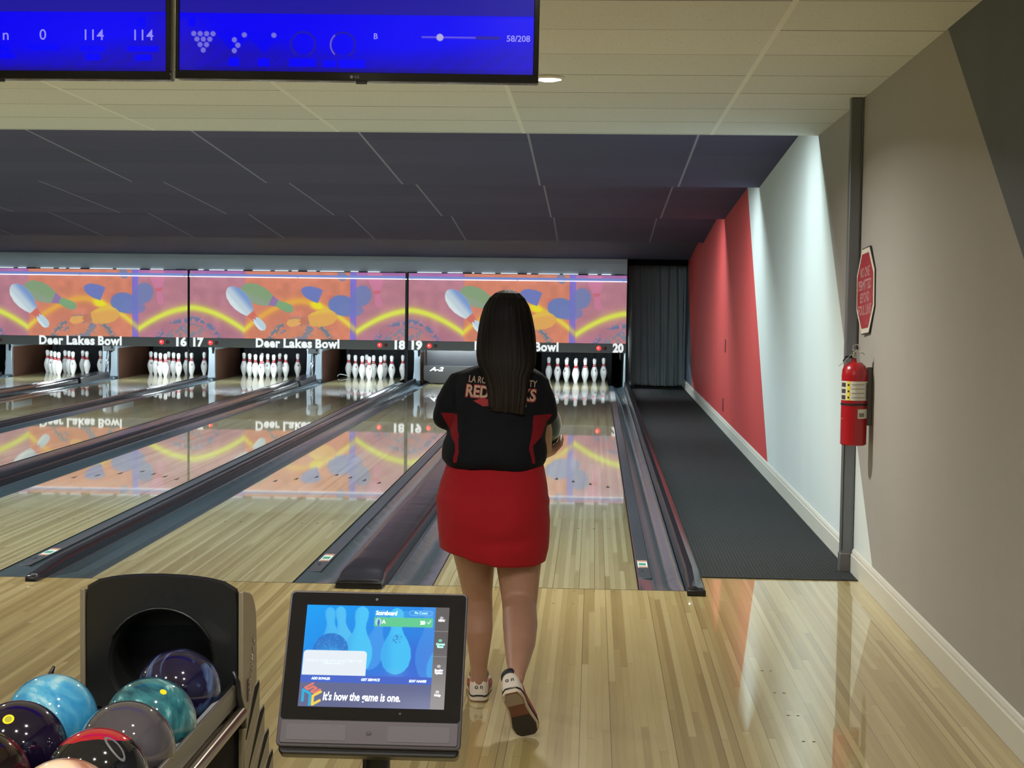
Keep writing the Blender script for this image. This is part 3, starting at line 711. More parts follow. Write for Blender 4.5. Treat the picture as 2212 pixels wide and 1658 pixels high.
# ------------------------------------------------------------------ scoring monitors
def tv_art(which):
    def fn(U, V):                           # V from top 0 to bottom 1
        X = U*1000; Y = V*560; yb = 400 if which == 'R' else 395
        img = np.zeros(X.shape+(3,)); img[:] = np.array((34, 26, 158))/255
        img = over(img, sm(yb-2, yb, Y), (10, 2, 250))
        nz = vnoise(X, Y, 6, 4)
        bot = sm(455, 535, Y+26*np.cos(X/180.)); img = over(img, bot*.72*(.85+.3*nz), (32, 18, 160))
        img = over(img, bot*.3*((np.sin(X*.09+Y*.12) > .3)), (22, 8, 222)); img = over(img, sm(540, 560, Y)*.5, (22, 16, 100))
        def blob(x0, x1, y0, y1): return sm(x0-2, x0+2, X)*sm(x1+2, x1-2, X)*sm(y0-2, y0+2, Y)*sm(y1+2, y1-2, Y)
        if which == 'R':
            img = over(img, sm(720, 1000, X)*sm(yb, yb+8, Y)*.35, (70, 60, 235)); img = over(img, sm(120, 0, X)*sm(yb, yb+30, Y)*.45, (44, 30, 190))
            for b in ((25, 45, 414, 437), (140, 171, 522, 546), (223, 257, 523, 546), (312, 388, 522, 545), (407, 446, 526, 546), (452, 529, 523, 547)): img = over(img, blob(*b), (4, 0, 255))
            for cx in (156, 240): img = over(img, sm(-6, 6, 58-np.abs(X-cx)*1.1-(Y-452))*sm(448, 454, Y)*(np.abs(X-cx) < 52)*.85, (4, 0, 250))
            for cx in (351, 464):
                rr = np.hypot(X-cx, Y-483); img = over(img, np.exp(-((rr-34)/2.6)**2)*(Y < 512)*.65, (52, 44, 110)); img = over(img, sm(28, 25, rr)*.8, (6, 0, 252))
            rr = np.hypot(X-464, Y-483); img = over(img, np.exp(-((rr-35)/1.8)**2)*(X < 442), (140, 120, 220))
            dots = [(40+18.3*c_+9.15*r_, 457+r_*15.2) for r_ in range(4) for c_ in range(4-r_)]+[(184, 459), (156, 473), (166, 488), (156, 503), (268, 459)]
            for a, b in dots: img = over(img, sm(8.2, 6.6, np.hypot(X-a, Y-b)), (118, 112, 222))
            ln = sm(2.8, 1.4, np.abs(Y-459))*sm(684, 686, X); img = over(img, ln*sm(839, 837, X)*.9, (118, 100, 226)); img = over(img, sm(4.5, 3.5, np.abs(Y-459))*sm(837, 839, X)*sm(907, 905, X)*.9, (50, 40, 150))
            img = over(img, sm(11, 9, np.hypot(X-737, Y-459)), (178, 172, 228))
        else:
            img = over(img, sm(900, 1000, X)*sm(yb, yb+8, Y)*.5, (40, 24, 170))
            for b in ((887, 978, 488, 505), (909, 958, 512, 530), (751, 824, 488, 506), (766, 812, 509, 530), (600, 693, 485, 502), (500, 552, 487, 508), (510, 564, 510, 526), (919, 940, 410, 436)): img = over(img, blob(*b), (2, 0, 255))
        return np.clip(img, 0, 1)
    return fn
M['tvscr'] = screen_mat('monitor_screen', .95, .3, .0, .12)
M['tvtext'] = mat('monitor_text', (90, 90, 150), .4, emis=(140, 135, 245), es=.9)
M['bezel'] = mat('monitor_bezel', (14, 14, 20), .12, spec=.6)
def monitor(name, label, xc, which, roll):
    t = thing('scoring_monitor', label, 'monitor', (xc, -3.3, 2.147), 'ceiling-hung scoring monitors'); t.rotation_euler = (0, roll, 0)
    W_, H_ = 1.108, .645
    obj('casing', B(-W_/2, W_/2, .012, .055, 0, H_), M['bezel'], t, bevel=.006)
    bm = bmesh.new(); poly_y(bm, [(-W_/2, 0), (W_/2, 0), (W_/2, .026), (-W_/2, .026)], .0, .012); box(bm, -W_/2, -W_/2+.011, .0, .012, .026, H_); box(bm, W_/2-.016, W_/2, .0, .012, .026, H_); box(bm, -W_/2, W_/2, 0, .012, H_-.012, H_)
    obj('bezel', bm, M['bezel'], t, bevel=.002)
    raster_mesh('screen', W_, H_, 520, 300, tv_art(which), M['tvscr'], t, lambda U, V: np.stack([-W_/2+.011+U*(W_-.027), U*0+.011, H_-.012-V*(H_-.038)], -1))
    bm = bmesh.new(); box(bm, .52*.0-.0, .034, .002, .02, -.008, .001); o = obj('remote_sensor', bm, M['black'], t, bevel=.002)
    px = lambda X: -W_/2+.011+X/1000*(W_-.027); pz = lambda Y: H_-.012-Y/560*(H_-.038)
    if which == 'R':
        for s_, x, y, sz in (('B', 556, 459, .024), ('58/208', 957, 461, .026)): text('score_text', s_, sz, FRONT(px(x), .0095, pz(y)), M['tvtext'], t, bold=.0004)
        bm = bmesh.new(); bmesh.ops.create_circle(bm, cap_ends=True, segments=16, radius=.005, matrix=FRONT(-.012, -.0008, .012)); obj('maker_mark', bm, mat('mark_grey', (120, 120, 130), .4), t, recalc=False)
        text('maker_name', 'LG', .012, FRONT(.004, -.0008, .012), mat('mark_grey2', (120, 120, 130), .4), t, bold=.0002)
    else:
        for s_, x, y, sz in (('n', 539, 461, .046), ('0', 646, 460, .046), ('114', 790, 460, .046), ('114', 932, 460, .046)): text('score_text', s_, sz, FRONT(px(x), .0095, pz(y)), M['tvtext'], t, bold=.0003)
    bm = bmesh.new(); tube(bm, [(0, .10, .3), (0, .10, .86)], .022, 12); box(bm, -.12, .12, .055, .12, .22, .42); obj('ceiling_mount', bm, M['black'], t)
    return t
monitor('tv', 'large monitor with blue score screen showing 58/208, right of the pair', -.732, 'R', R(.45))
monitor('tv', 'blue scoring monitor reading 0 114 114 at the top left corner', -1.853, 'L', 0)

# ------------------------------------------------------------------ pole, sign, extinguisher
t = thing('support_pole', 'dark grey metal pole against the right wall behind the extinguisher', 'pole', (1.398, .70, 0))
pm = mat('pole_paint', (104, 106, 110), .4, metal=.2, bump=(9, .25, .004))
bm = bmesh.new(); box(bm, -.031, .031, -.031, .031, .0, cz(.7)); obj('shaft', bm, pm, t, bevel=.008, seg=3)
bm = bmesh.new(); box(bm, -.036, .036, -.036, .036, .0, .105); obj('base_sleeve', bm, mat('pole_sleeve', (96, 94, 92), .5, bump=(20, .6, .006)), t, bevel=.006)
bm = bmesh.new(); box(bm, -.026, -.022, -.0325, -.030, .12, 1.1); obj('side_seam', bm, M['edge'], t)
t = thing('octagonal_sign', 'red octagonal foul line sign with white border on the right wall', 'sign', (1.424, .405, 1.535), rz=R(84))
# local: x right along wall toward camera reading direction, -y outwards
def octa(bm, r, y0, y1, sx=1.):
    poly_y(bm, [(sx*r*math.cos(R(22.5+45*k))/math.cos(R(22.5)), r*math.sin(R(22.5+45*k))/math.cos(R(22.5))) for k in range(8)], y0, y1)
t.rotation_euler = (0, R(-4), R(-88))
bm = bmesh.new(); octa(bm, .228, .0, .008, 1.02); obj('back_plate', bm, M['black'], t)
bm = bmesh.new(); octa(bm, .222, -.002, .0, 1.02); obj('border', bm, mat('sign_white', (205, 200, 185), .4), t)
bm = bmesh.new(); octa(bm, .196, -.004, -.002, 1.02); obj('red_face', bm, mat('sign_red', (150, 34, 42), .35), t)
sl = mat('sign_letters', (176, 120, 122), .5)
for k, s_ in enumerate(('NO ONE', 'PERMITTED', 'BEYOND', 'FOUL LINE')): text('sign_text', s_, .072, FRONT(0, -.0048, .095-.066*k), sl, t, width=(.24, .33, .24, .33)[k], bold=.0022)

t = thing('fire_extinguisher', 'red fire extinguisher with white label hanging on the right wall', 'fire extinguisher', (1.346, .2, .742))
red = mat('extinguisher_red', (158, 16, 28), .28, coat=.3)
bm = bmesh.new(); lathe(bm, [(.060, 0), (.066, .006), (.0665, .355), (.064, .385), (.054, .408), (.034, .424), (.019, .430), (.018, .442)], 32); obj('cylinder', bm, red, t, smooth=40)
def band(name, z0, z1, a0, a1, mt, r=.0672, par=None):
    bm = bmesh.new(); N = 16; va = [[bm.verts.new((r*math.sin(R(a0+(a1-a0)*k/N)), -r*math.cos(R(a0+(a1-a0)*k/N)), z)) for z in (z0, z1)] for k in range(N+1)]
    for i in range(N): bm.faces.new((va[i][0], va[i+1][0], va[i+1][1], va[i][1]))
    return obj(name, bm, mt, par or t, smooth=True, recalc=False)
lw = mat('label_white', (205, 205, 192), .5)
lb_ = band('instruction_label', .232, .330, -85, 85, lw); lb_['label'] = 'white instruction label with yellow strip'
ye = mat('label_yellow', (225, 205, 40), .5)
band('yellow_strip', .233, .329, -42, -28, ye, .0676, lb_)
for k in range(3):
    band('pictogram', .236+k*.032, .258+k*.032, -78, -50, mat('label_ink%d' % k, (60, 55, 60), .5), .0677, lb_); band('pictogram', .242+k*.032, .252+k*.032, -39, -31, M['ink'], .0679, lb_)
for k in range(4): band('text_line', .246+k*.022, .249+k*.022, -20, 38, mat('label_txt%d' % k, (130, 128, 124), .5), .0677, lb_)
band('barcode', .236, .322, 50, 78, mat('label_grey', (105, 105, 108), .5), .0677, lb_)
band('strap', .206, .217, -180, 180, M['ink'], .0685)
tg = band('inspection_tag', .140, .188, 8, 68, lw, .0676); band('tag_print', .148, .168, 14, 40, mat('tag_ink', (120, 110, 105), .5), .0679, tg)
band('printed_mark', .136, .1375, -88, -62, ye, .0677)
bm = bmesh.new(); lathe(bm, [(.016, .440), (.020, .444), (.020, .462), (.014, .470), (.014, .486)], 16); obj('valve', bm, M['chrome'], t, smooth=40)
bm = bmesh.new(); poly_y(bm, [(-.008, 0), (.012, 0), (.016, -.06), (.013, -.086), (.002, -.088), (-.002, -.06)], -.030, -.024, Matrix.Translation((.004, 0, .480))); box(bm, -.010, .014, -.03, .012, .478, .492); obj('lever', bm, M['chrome'], t, bevel=.002)
bm = bmesh.new(); tube(bm, [(.0+.018*math.cos(R(a)), -.02, .500+.018*math.sin(R(a))) for a in range(0, 361, 24)], .003, 8); obj('pull_ring', bm, M['chrome'], t, smooth=True)
bm = bmesh.new(); tube(bm, [(-.018, 0, .455), (-.05, -.01, .452), (-.063, -.02, .43)], [.008, .006, .004], 8); obj('nozzle', bm, M['black'], t, smooth=True)
bm = bmesh.new(); tube(bm, [(-.02, -.02, .47), (-.04, -.03, .45), (-.085, -.02, .405)], .0016, 6); tube(bm, [(.01, -.02, .47), (.03, -.03, .478), (.045, -.02, .466)], .0016, 6); obj('seal_wire', bm, mat('wire_grey', (150, 150, 145), .4), t)
bm = bmesh.new(); box(bm, .066, .0915, .0, .03, .10, .40); obj('wall_bracket', bm, mat('bracket_metal', (96, 92, 88), .4), t, bevel=.003)
# small fittings on the red wall
for k, (y, z) in enumerate(((9.6, .93), (9.75, .28))):
    tag(obj('wall_socket', B(WX-.010, WX-.001, y-.05, y+.05, z-.07, z+.07), mat('fit_%d' % k, (150, 70, 70), .4), None, bevel=.003), ('upper' if k == 0 else 'lower')+' small plate on the red stripe of the right wall', 'wall plate', 'plates on the red wall')

# ------------------------------------------------------------------ ball return
BX, BY = -1.128, -4.05
t = thing('ball_return', 'dark ball return with arched hood and brass-toned side in the foreground', 'ball return', (BX, BY, 0))
hoodm = mat('hood_plastic', (26, 27, 27), .3, spec=.5)
tanm = mat('side_tan', (128, 118, 96), .42, metal=.15, bump=(40, .08, .001))
HW = .205
bm = bmesh.new()
arc_ = [(-HW, .40), (HW, .40), (HW, .715)]+[(HW*math.cos(R(a))*1.0, .715+.047*math.sin(R(a))**.8) for a in range(15, 180, 15)]+[(-HW, .715)]
# front frame with round mouth: bridge outline to circle
N = 48; cx, cz0, cr = .0, .525, .132
out = []
for k in range(N):
    a = 2*math.pi*k/N; dx, dz = math.cos(a), math.sin(a); best = 9
    for p, q in zip(arc_, arc_[1:]+arc_[:1]):
        ex, ez = q[0]-p[0], q[1]-p[1]; den = dx*ez-dz*ex
        if abs(den) < 1e-9: continue
        tt = ((p[0]-cx)*ez-(p[1]-cz0)*ex)/den; uu = ((p[0]-cx)*dz-(p[1]-cz0)*dx)/den
        if tt > 0 and -1e-6 <= uu <= 1+1e-6: best = min(best, tt)
    out.append((cx+dx*best, cz0+dz*best))
def loopat(pts, y): return [bm.verts.new((p[0], y, p[1])) for p in pts]
circ = lambda r: [(cx+r*math.cos(2*math.pi*k/N), cz0+r*math.sin(2*math.pi*k/N)) for k in range(N)]
shr = lambda f: [(cx+(p[0]-cx)*f, cz0+(p[1]-cz0)*f) for p in out]
drop = lambda pts, d: [(p[0], p[1]-d*max(0, (p[1]-.45))/.325) for p in pts]
Ls = [loopat(drop(out, .30), .170), loopat(drop(out, .20), .166), loopat(drop(out, .135), .150), loopat(drop(out, .085), .115), loopat(drop(out, .05), .075), loopat(drop(out, .028), .045), loopat(drop(out, .010), .022), loopat(out, .010), loopat(shr(.975), .0), loopat(circ(cr+.012), .0), loopat(circ(cr+.004), .006), loopat(circ(cr), .016), loopat(circ(cr*.98), .16)]
for a, b in zip(Ls, Ls[1:]):
    for i in range(N): bm.faces.new((a[i], a[(i+1) % N], b[(i+1) % N], b[i]))
bm.faces.new(Ls[-1]); bm.faces.new(Ls[0])
obj('hood', bm, hoodm, t, smooth=35)
bm = bmesh.new()                            # raised brow above the mouth
pts = [(cx+(cr+.014)*math.cos(R(a)), -.004, cz0+(cr+.014)*math.sin(R(a))) for a in range(25, 156, 8)]
tube(bm, pts, .0035, 6); obj('mouth_rim', bm, hoodm, t, smooth=True)
# tan side panel, rounded at the far top
for s in (1, -1):
    bm = bmesh.new(); pr = [(.0, .0), (.52, .0), (.50, .20)] 
    side = [(0, .02), (.172, .02), (.176, .48), (.172, .58)]+[(.045+.125*math.cos(R(a)), .60+.108*math.sin(R(a))) for a in range(12, 85, 12)]+[(.012, .719), (0, .720)]
    x0, x1 = (HW, HW+.014) if s > 0 else (-HW-.014, -HW)
    va = [bm.verts.new((x0, p[0], p[1])) for p in side]; vb = [bm.verts.new((x1, p[0], p[1])) for p in side]
    bm.faces.new(va); bm.faces.new(vb[::-1]); n_ = len(side)
    for i in range(n_): bm.faces.new((va[i], vb[i], vb[(i+1) % n_], va[(i+1) % n_]))
    sp = obj('side_panel', bm, tanm, t, bevel=.004); sp['label'] = 'brass-toned side panel'
    # louvre steps, each set further out to the back
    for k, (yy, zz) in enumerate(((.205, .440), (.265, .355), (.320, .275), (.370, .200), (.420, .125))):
        prof = [(.004, .012), (.004, zz-.085), (yy-.062, zz-.005), (yy-.012, zz), (yy-.003, zz-.004), (yy, zz-.014), (yy, .012)]
        xa = (HW+.012+.002*k) if s > 0 else (-HW-.016-.002*k); xb = xa+.004
        bm = bmesh.new(); va = [bm.verts.new((xa, p[0], p[1])) for p in prof]; vb = [bm.verts.new((xb, p[0], p[1])) for p in prof]
        bm.faces.new(va); bm.faces.new(vb[::-1]); n_ = len(prof)
        for i in range(n_): bm.faces.new((va[i], vb[i], vb[(i+1) % n_], va[(i+1) % n_]))
        obj('louvre', bm, tanm, t, bevel=.001)
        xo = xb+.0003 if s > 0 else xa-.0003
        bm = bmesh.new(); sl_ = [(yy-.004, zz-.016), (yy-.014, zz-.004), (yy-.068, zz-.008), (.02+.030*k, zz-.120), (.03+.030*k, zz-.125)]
        bm.faces.new([bm.verts.new((xo, p[0], p[1])) for p in sl_]); obj('vent_slot', bm, M['blackm'], t, recalc=False)  # flat black wedge paints the shade in each louvre recess
obj('lower_body', B(-HW, HW, .0, .19, .0, .40), M['blackm'], t, bevel=.01)
obj('trough', B(-.27, .20, -1.75, -.002, .0, .375), M['blackm'], t, bevel=.02)
bm = bmesh.new()                            # dished tray under the balls
for s in (-1, 1):
    pass
rs = []
for y in (-1.75, -.004):
    rs.append([(-.262, y, .47), (-.250, y, .475), (-.235, y, .40), (-.15, y, .383), (-.03, y, .40), (.08, y, .383), (.165, y, .40), (.185, y, .475), (.197, y, .47), (.197, y, .37), (-.262, y, .37)])
rings(bm, rs); obj('ball_tray', bm, M['black'], t, smooth=30)
for s, xa in ((1, .200), (-1, -.275)):
    rl = obj('side_rail', B(xa, xa+.010, -1.75, -.02, .425, .482), mat('rail_tan_%d' % (s+1), (104, 100, 88), .3, metal=.5), t, bevel=.003)
    bm = bmesh.new(); tube(bm, [(xa+.018*s+.005, -1.75, .405), (xa+.018*s+.005, -.04, .405)], .017, 14); obj('rail_tube', bm, mat('rail_tube_%d' % (s+1), (120, 105, 90), .22, metal=.8), t, smooth=60)
    bm = bmesh.new(); tube(bm, [(xa+.003, -.05, .52), (xa+.012*s, -.045, .49), (xa+.012*s, -.04, .45), (xa+.022*s, -.03, .40), (xa+.022*s, -.03, .365)], [.004, .009, .012, .013, .012], 8); obj('rail_clamp', bm, M['black'], t, smooth=True)
text('maker_name', 'Brunswick', .030, FRONT(.0, -.0012, .708), mat('emboss', (10, 10, 10), .6), t, width=.095, bold=.0008, shear=.2)
# script badge on the side panel
mx = Matrix.Translation((HW+.0148, .095, .500)) @ Matrix.Rotation(R(90), 4, 'Z') @ Matrix.Rotation(R(90), 4, 'X') @ Matrix.Rotation(R(62), 4, 'Z')
text('side_badge', 'Brunswick', .045, mx, mat('badge_chrome', (150, 140, 130), .2, metal=.9), t, width=.16, bold=.0006, ext=.001, shear=.4)
obj('badge_bar', B(HW+.014, HW+.017, .045, .060, .415, .475), mat('badge_dark', (60, 48, 46), .5), t)

# balls
def ball_mat(name, c0, c1, c2=None, scale=6., dist=2.5, th=(.35, .62), rough=.07, seed=0.):
    m, tt, p = nt(name); g = G(tt)
    tc = g.n('ShaderNodeTexCoord'); n1 = g.n('ShaderNodeTexNoise'); n1.inputs['Scale'].default_value = scale; n1.inputs['Distortion'].default_value = dist; n1.inputs['Detail'].default_value = 5
    mp = g.n('ShaderNodeMapping'); mp.inputs['Location'].default_value = (seed, seed*.7, seed*1.3); mp.inputs['Scale'].default_value = (1, 1, .45)
    tt.links.new(tc.outputs['Object'], mp.inputs['Vector']); tt.links.new(mp.outputs[0], n1.inputs['Vector'])
    st = [(th[0], c0), (th[1], c1)]+([(min(th[1]+.12, 1), c2)] if c2 else [])
    c = g.ramp(n1.outputs[0], st); tt.links.new(c, p.inputs['Base Color'])
    p.inputs['Roughness'].default_value = rough; p.inputs['Coat Weight'].default_value = .6; p.inputs['Coat Roughness'].default_value = .03
    return m
holem = mat('finger_hole', (6, 6, 8), .7)
def ball(label, x, y, z, mt, r=.1075, holes=None, dot=None, group='balls on the ball return', holecol=None):
    t = thing('bowling_ball', label, 'bowling ball', (x, y, z), group)
    bm = bmesh.new(); bmesh.ops.create_uvsphere(bm, u_segments=64, v_segments=40, radius=r); obj('shell', bm, mt, t, smooth=True)
    if holes:
        d = Vector(holes).normalized(); a = d.cross(Vector((0, 0, 1))).normalized(); b = d.cross(a)
        for (u, v, rr) in ((-.20, .10, .013), (.05, .20, .013), (.10, -.38, .016)):
            q = (d+a*u+b*v).normalized(); bm = bmesh.new(); mm = q.to_track_quat('Z', 'Y').to_matrix().to_4x4(); mm.translation = q*(r-.0006)
            bmesh.ops.create_cone(bm, cap_ends=True, segments=20, radius1=rr, radius2=rr, depth=.0016, matrix=mm)
            obj('finger_hole', bm, holecol or holem, t, smooth=40)
    if dot:
        q = Vector(dot[0]).normalized(); mm = q.to_track_quat('Z', 'Y').to_matrix().to_4x4(); mm.translation = q*(r-.0004)
        bm = bmesh.new(); bmesh.ops.create_cone(bm, cap_ends=True, segments=24, radius1=dot[1], radius2=dot[1], depth=.0016, matrix=mm); dd = obj('finger_insert', bm, dot[2], t, smooth=40); dd['label'] = 'bright yellow insert'
        if len(dot) > 3:
            mm.translation = q*(r+.0003); bm = bmesh.new(); bmesh.ops.create_cone(bm, cap_ends=True, segments=20, radius1=dot[1]*.66, radius2=dot[1]*.66, depth=.0012, matrix=mm); obj('insert_bore', bm, dot[3], dd, smooth=40)
    return t
ZB = .49; yel = mat('insert_yellow', (225, 200, 20), .4); olive = mat('insert_olive', (150, 150, 20), .5)
ball('dark purple bowling ball with pale blue streaks in the mouth of the return', -1.042, -4.205, ZB, ball_mat('ball_purple_blue', (18, 12, 34), (26, 22, 52), (90, 116, 160), 5, 3.5, (.36, .54), seed=1.))
ball('teal marbled bowling ball with a small yellow dot, second in the right row', -1.030, -4.515, ZB, ball_mat('ball_teal', (24, 66, 78), (52, 112, 118), (150, 190, 190), 7, 4, (.35, .6), seed=3.), dot=((.42, -.45, .86), .008, yel))
ball('plain smoky grey bowling ball in front of the teal one', -1.024, -4.735, ZB, ball_mat('ball_grey', (58, 54, 58), (72, 68, 72), None, 4, 1, (.3, .7), .05, 5.))
def redblack():
    m, tt, p = nt('ball_red_black'); g = G(tt); tc = g.n('ShaderNodeTexCoord'); q = g.n('ShaderNodeSeparateXYZ'); tt.links.new(tc.outputs['Object'], q.inputs[0])
    n = g.noise(tc.outputs['Object'], 9., 3); v = g.m('ADD', g.m('ADD', g.m('MULTIPLY', q.outputs[1], .28), g.m('ADD', g.m('MULTIPLY', q.outputs[2], .93), g.m('MULTIPLY', q.outputs[0], -.14))), g.m('MULTIPLY', g.m('SUBTRACT', n, .5), .05))
    a = g.m('LESS_THAN', g.m('ABSOLUTE', g.m('SUBTRACT', v, .094)), .022); c = g.mix(a, (18, 18, 22), (150, 22, 32)); tt.links.new(c, p.inputs['Base Color'])
    p.inputs['Roughness'].default_value = .06; p.inputs['Coat Weight'].default_value = .6; return m
rb = ball('black bowling ball with a broad red band at the bottom of the photo', -1.020, -4.962, ZB, redblack())
bm = bmesh.new(); mm = Vector((.48, -.42, .77)).normalized().to_track_quat('Z', 'Y').to_matrix().to_4x4()
r_ = .1079
for k in range(1): 
    outer = []; inner = []
    for j in range(40):
        a = 2*math.pi*j/40
        for L_, f in ((outer, 1.), (inner, .80)):
            v = Vector((.034*f*math.cos(a), .013*(f**2)*math.sin(a), 0)); v.z = math.sqrt(r_*r_-v.x*v.x-v.y*v.y); L_.append(bm.verts.new(mm @ Matrix.Rotation(R(100), 4, 'Z') @ v))
    for j in range(40): bm.faces.new((outer[j], outer[(j+1) % 40], inner[(j+1) % 40], inner[j]))
obj('oval_mark', bm, mat('ball_mark', (90, 90, 90), .3), rb, recalc=True)
ball('cream and red bowling ball cut off by the bottom edge of the photo', -1.018, -5.185, ZB, ball_mat('ball_cream', (120, 30, 24), (200, 170, 140), (215, 190, 160), 4, 1.5, (.38, .5), seed=4.))
ball('pale sky blue marbled bowling ball at the back of the left row', -1.270, -4.505, ZB, ball_mat('ball_sky', (50, 130, 175), (84, 158, 188), (150, 190, 198), 6, 3, (.38, .56), seed=7.))
ball('dark violet bowling ball with a large yellow insert', -1.262, -4.755, ZB, ball_mat('ball_violet', (16, 10, 28), (26, 15, 42), (150, 50, 120), 4, 3, (.4, .68), seed=2.), dot=((.02, -.62, .80), .0125, yel, olive), holes=(-.35, -.75, .55), holecol=mat('thumb_hole', (28, 22, 34), .5))
ball('deep red and black bowling ball at the bottom left corner', -1.257, -5.005, ZB, ball_mat('ball_dark_red', (14, 12, 12), (24, 14, 14), (110, 20, 22), 5, 1.5, (.4, .5), seed=9.))

# ------------------------------------------------------------------ touchscreen console
def kiosk_art(U, V):
    X = U*1000; Y = V*740
    img = np.zeros(X.shape+(3,)); f = np.clip(.5*U+.6*V, 0, 1)[..., None]
    img[:] = np.array((0, 158, 255))/255*(1-f)+np.array((52, 96, 214))/255*f
    nz = vnoise(X, Y, 30, 6); nz2 = vnoise(X, Y, 9, 7)
    img = over(img, sm(500, 900, X)*sm(200, 330, Y)*.45, (56, 84, 205))
    img = over(img, sm(430, 520, Y)*.5*(nz > .3), (60, 110, 225))
    def pin(bx, by, tx, ty, fat, c, op, sh=.35):
        mk, t, d, l = pin_mask(X, Y, (bx, by), (tx, ty), fat, soft=5)
        return over(over(img, mk*op, c), mk*op*sh*sm(0, l*.17, d), (40, 130, 235))
    img = pin(905, 560, 860, -60, 1.0, (70, 150, 240), .6)
    img = pin(980, 600, 960, 120, 1.3, (76, 196, 255), .7)
    img = pin(455, 470, 540, 20, 1.0, (64, 156, 245), .75)
    img = pin(215, 420, 160, 14, 1.05, (70, 190, 250), .9); img = pin(300, 420, 232, 6, 1.05, (78, 196, 252), .9)
    img = pin(372, 510, 392, 2, 1.15, (66, 200, 255), .95)
    img = pin(652, 500, 632, 8, 1.20, (62, 198, 255), .95)
    img = over(img, sm(440, 475, Y)*.35*np.exp(-((X-652)/60)**2)*sm(560, 480, Y), (110, 190, 250))
    img = over(img, sm(.5, .62, nz2)*ell(X, Y, 650, 240, 34, 34)*.6, (40, 100, 190))
    img = over(img, ell(X, Y, 190, 330, 122, 122, 0, .03)*.95, (30, 110, 205)); img = over(img, ell(X, Y, 180, 370, 80, 60, 0, .5)*.7*(.5+nz2), (50, 170, 240))
    img = over(img, ell(X, Y, 190, 330, 122, 122)*sm(.55, .8, nz2)*.3, (90, 180, 240))
    # header, player row
    def rr(x0, x1, y0, y1, r, top=False):
        cx = np.clip(X, x0+r, x1-r); cy = np.clip(Y, y0+r, (y1 if top else y1-r)); return sm(r+1.5, r-1.5, np.hypot(X-cx, Y-cy))*(Y <= y1+2)
    img = over(img, rr(478, 890, 30, 152, 3)*.35, (90, 190, 245))
    img = over(img, rr(478, 890, 82, 150, 6), (92, 206, 146)); img = over(img, ell(X, Y, 508, 116, 22, 28), (180, 225, 240)); img = over(img, ell(X, Y, 510, 122, 8, 26), (50, 110, 190))
    img = over(img, rr(720, 884, 26, 66, 19)-rr(725, 879, 31, 61, 14), (110, 185, 250))
    ck = np.minimum(np.hypot(*(lambda t: (X-(852+t*8), Y-(114+t*10)))(np.clip(((X-852)*8+(Y-114)*10)/164., 0, 1))), np.hypot(*(lambda t: (X-(860+t*14), Y-(124-t*24)))(np.clip(((X-860)*14-(Y-124)*24)/772., 0, 1))))
    img = over(img, sm(4, 2.5, ck), (225, 250, 245))
    # bottom, with glare painted in as a paler lower right
    img = over(img, sm(512, 515, Y), (62, 96, 205))
    img = over(img, sm(565, 568, Y), (92, 100, 142)); img = over(img, sm(568, 740, Y)*.30*sm(300, 900, X), (190, 190, 215))
    img = over(img, rr(6, 446, 334, 512, 26, True), (236, 246, 255))
    # side bar, paler lower down: screen glare painted in
    sb = sm(903, 906, X); img = over(img, sb, (92, 88, 90)); img = over(img, sb*sm(200, 740, Y)*.55, (206, 200, 200))
    for y in (177, 362): img = over(img, sb*sm(2.5, 1.5, np.abs(Y-y)), (150, 150, 152))
    for y, c in ((78, (190, 190, 195)), (245, (110, 215, 190)), (432, (205, 205, 210)), (616, (225, 225, 230))): img = over(img, ell(X, Y, 948, y, 13, 11, 0, .3), c)
    # cube mark
    def quad(p, c):
        mk = np.ones(X.shape, bool)
        for (a, b), (c_, d) in zip(p, p[1:]+p[:1]): mk &= ((X-a)*(d-b)-(Y-b)*(c_-a)) <= 0
        return over(img, mk.astype(float), c)
    def stroke(pts, w_, c):
        d = np.full(X.shape, 1e9)
        for (a, b), (e, f_) in zip(pts, pts[1:]):
            t = np.clip(((X-a)*(e-a)+(Y-b)*(f_-b))/((e-a)**2+(f_-b)**2), 0, 1); d = np.minimum(d, np.hypot(X-(a+t*(e-a)), Y-(b+t*(f_-b))))
        return over(img, sm(w_+1.5, w_-1.5, d), c)
    img = stroke([(92, 576), (40, 606), (60, 618), (96, 598), (118, 610), (84, 632), (104, 642), (142, 618)], 7.5, (238, 122, 104))
    img = stroke([(28, 700), (28, 622), (78, 650), (78, 728)], 9, (40, 176, 224))
    img = stroke([(148, 634), (98, 664), (98, 726), (146, 696)], 9, (250, 216, 84))
    return np.clip(img*.90+.07, 0, 1)
P0 = Vector((-.393, -5.40, .698)); UPV = Vector((0, .15, .2545)).normalized(); NV = Vector((0, -.2545, .15)).normalized(); RV = Vector((1, 0, 0))
t = thing('touchscreen_console', 'black tilted touchscreen scoring console on a pole in the foreground', 'touchscreen', (-.393, -5.30, 0))
inv = Matrix.Translation((.393, 5.30, 0))
KM = inv @ Matrix.Translation(P0) @ Matrix((RV, UPV, NV)).transposed().to_4x4()     # local x right, y up the panel, z outwards
KW, KH = .167, .2955
def rbox(x0, x1, y0, y1, z0, z1, r=.008):
    bm = bmesh.new(); pts = []
    for cx_, cy_, a0 in ((x1-r, y0+r, -90), (x1-r, y1-r, 0), (x0+r, y1-r, 90), (x0+r, y0+r, 180)):
        for k in range(5): a = R(a0+22.5*k); pts.append((cx_+r*math.cos(a), cy_+r*math.sin(a)))
    a = [bm.verts.new((p[0], p[1], z1)) for p in pts]; b = [bm.verts.new((p[0], p[1], z0)) for p in pts]; n_ = len(pts)
    bm.faces.new(a); bm.faces.new(b[::-1])
    for i in range(n_): bm.faces.new((a[i], b[i], b[(i+1) % n_], a[(i+1) % n_]))
    bm.transform(KM); return bm
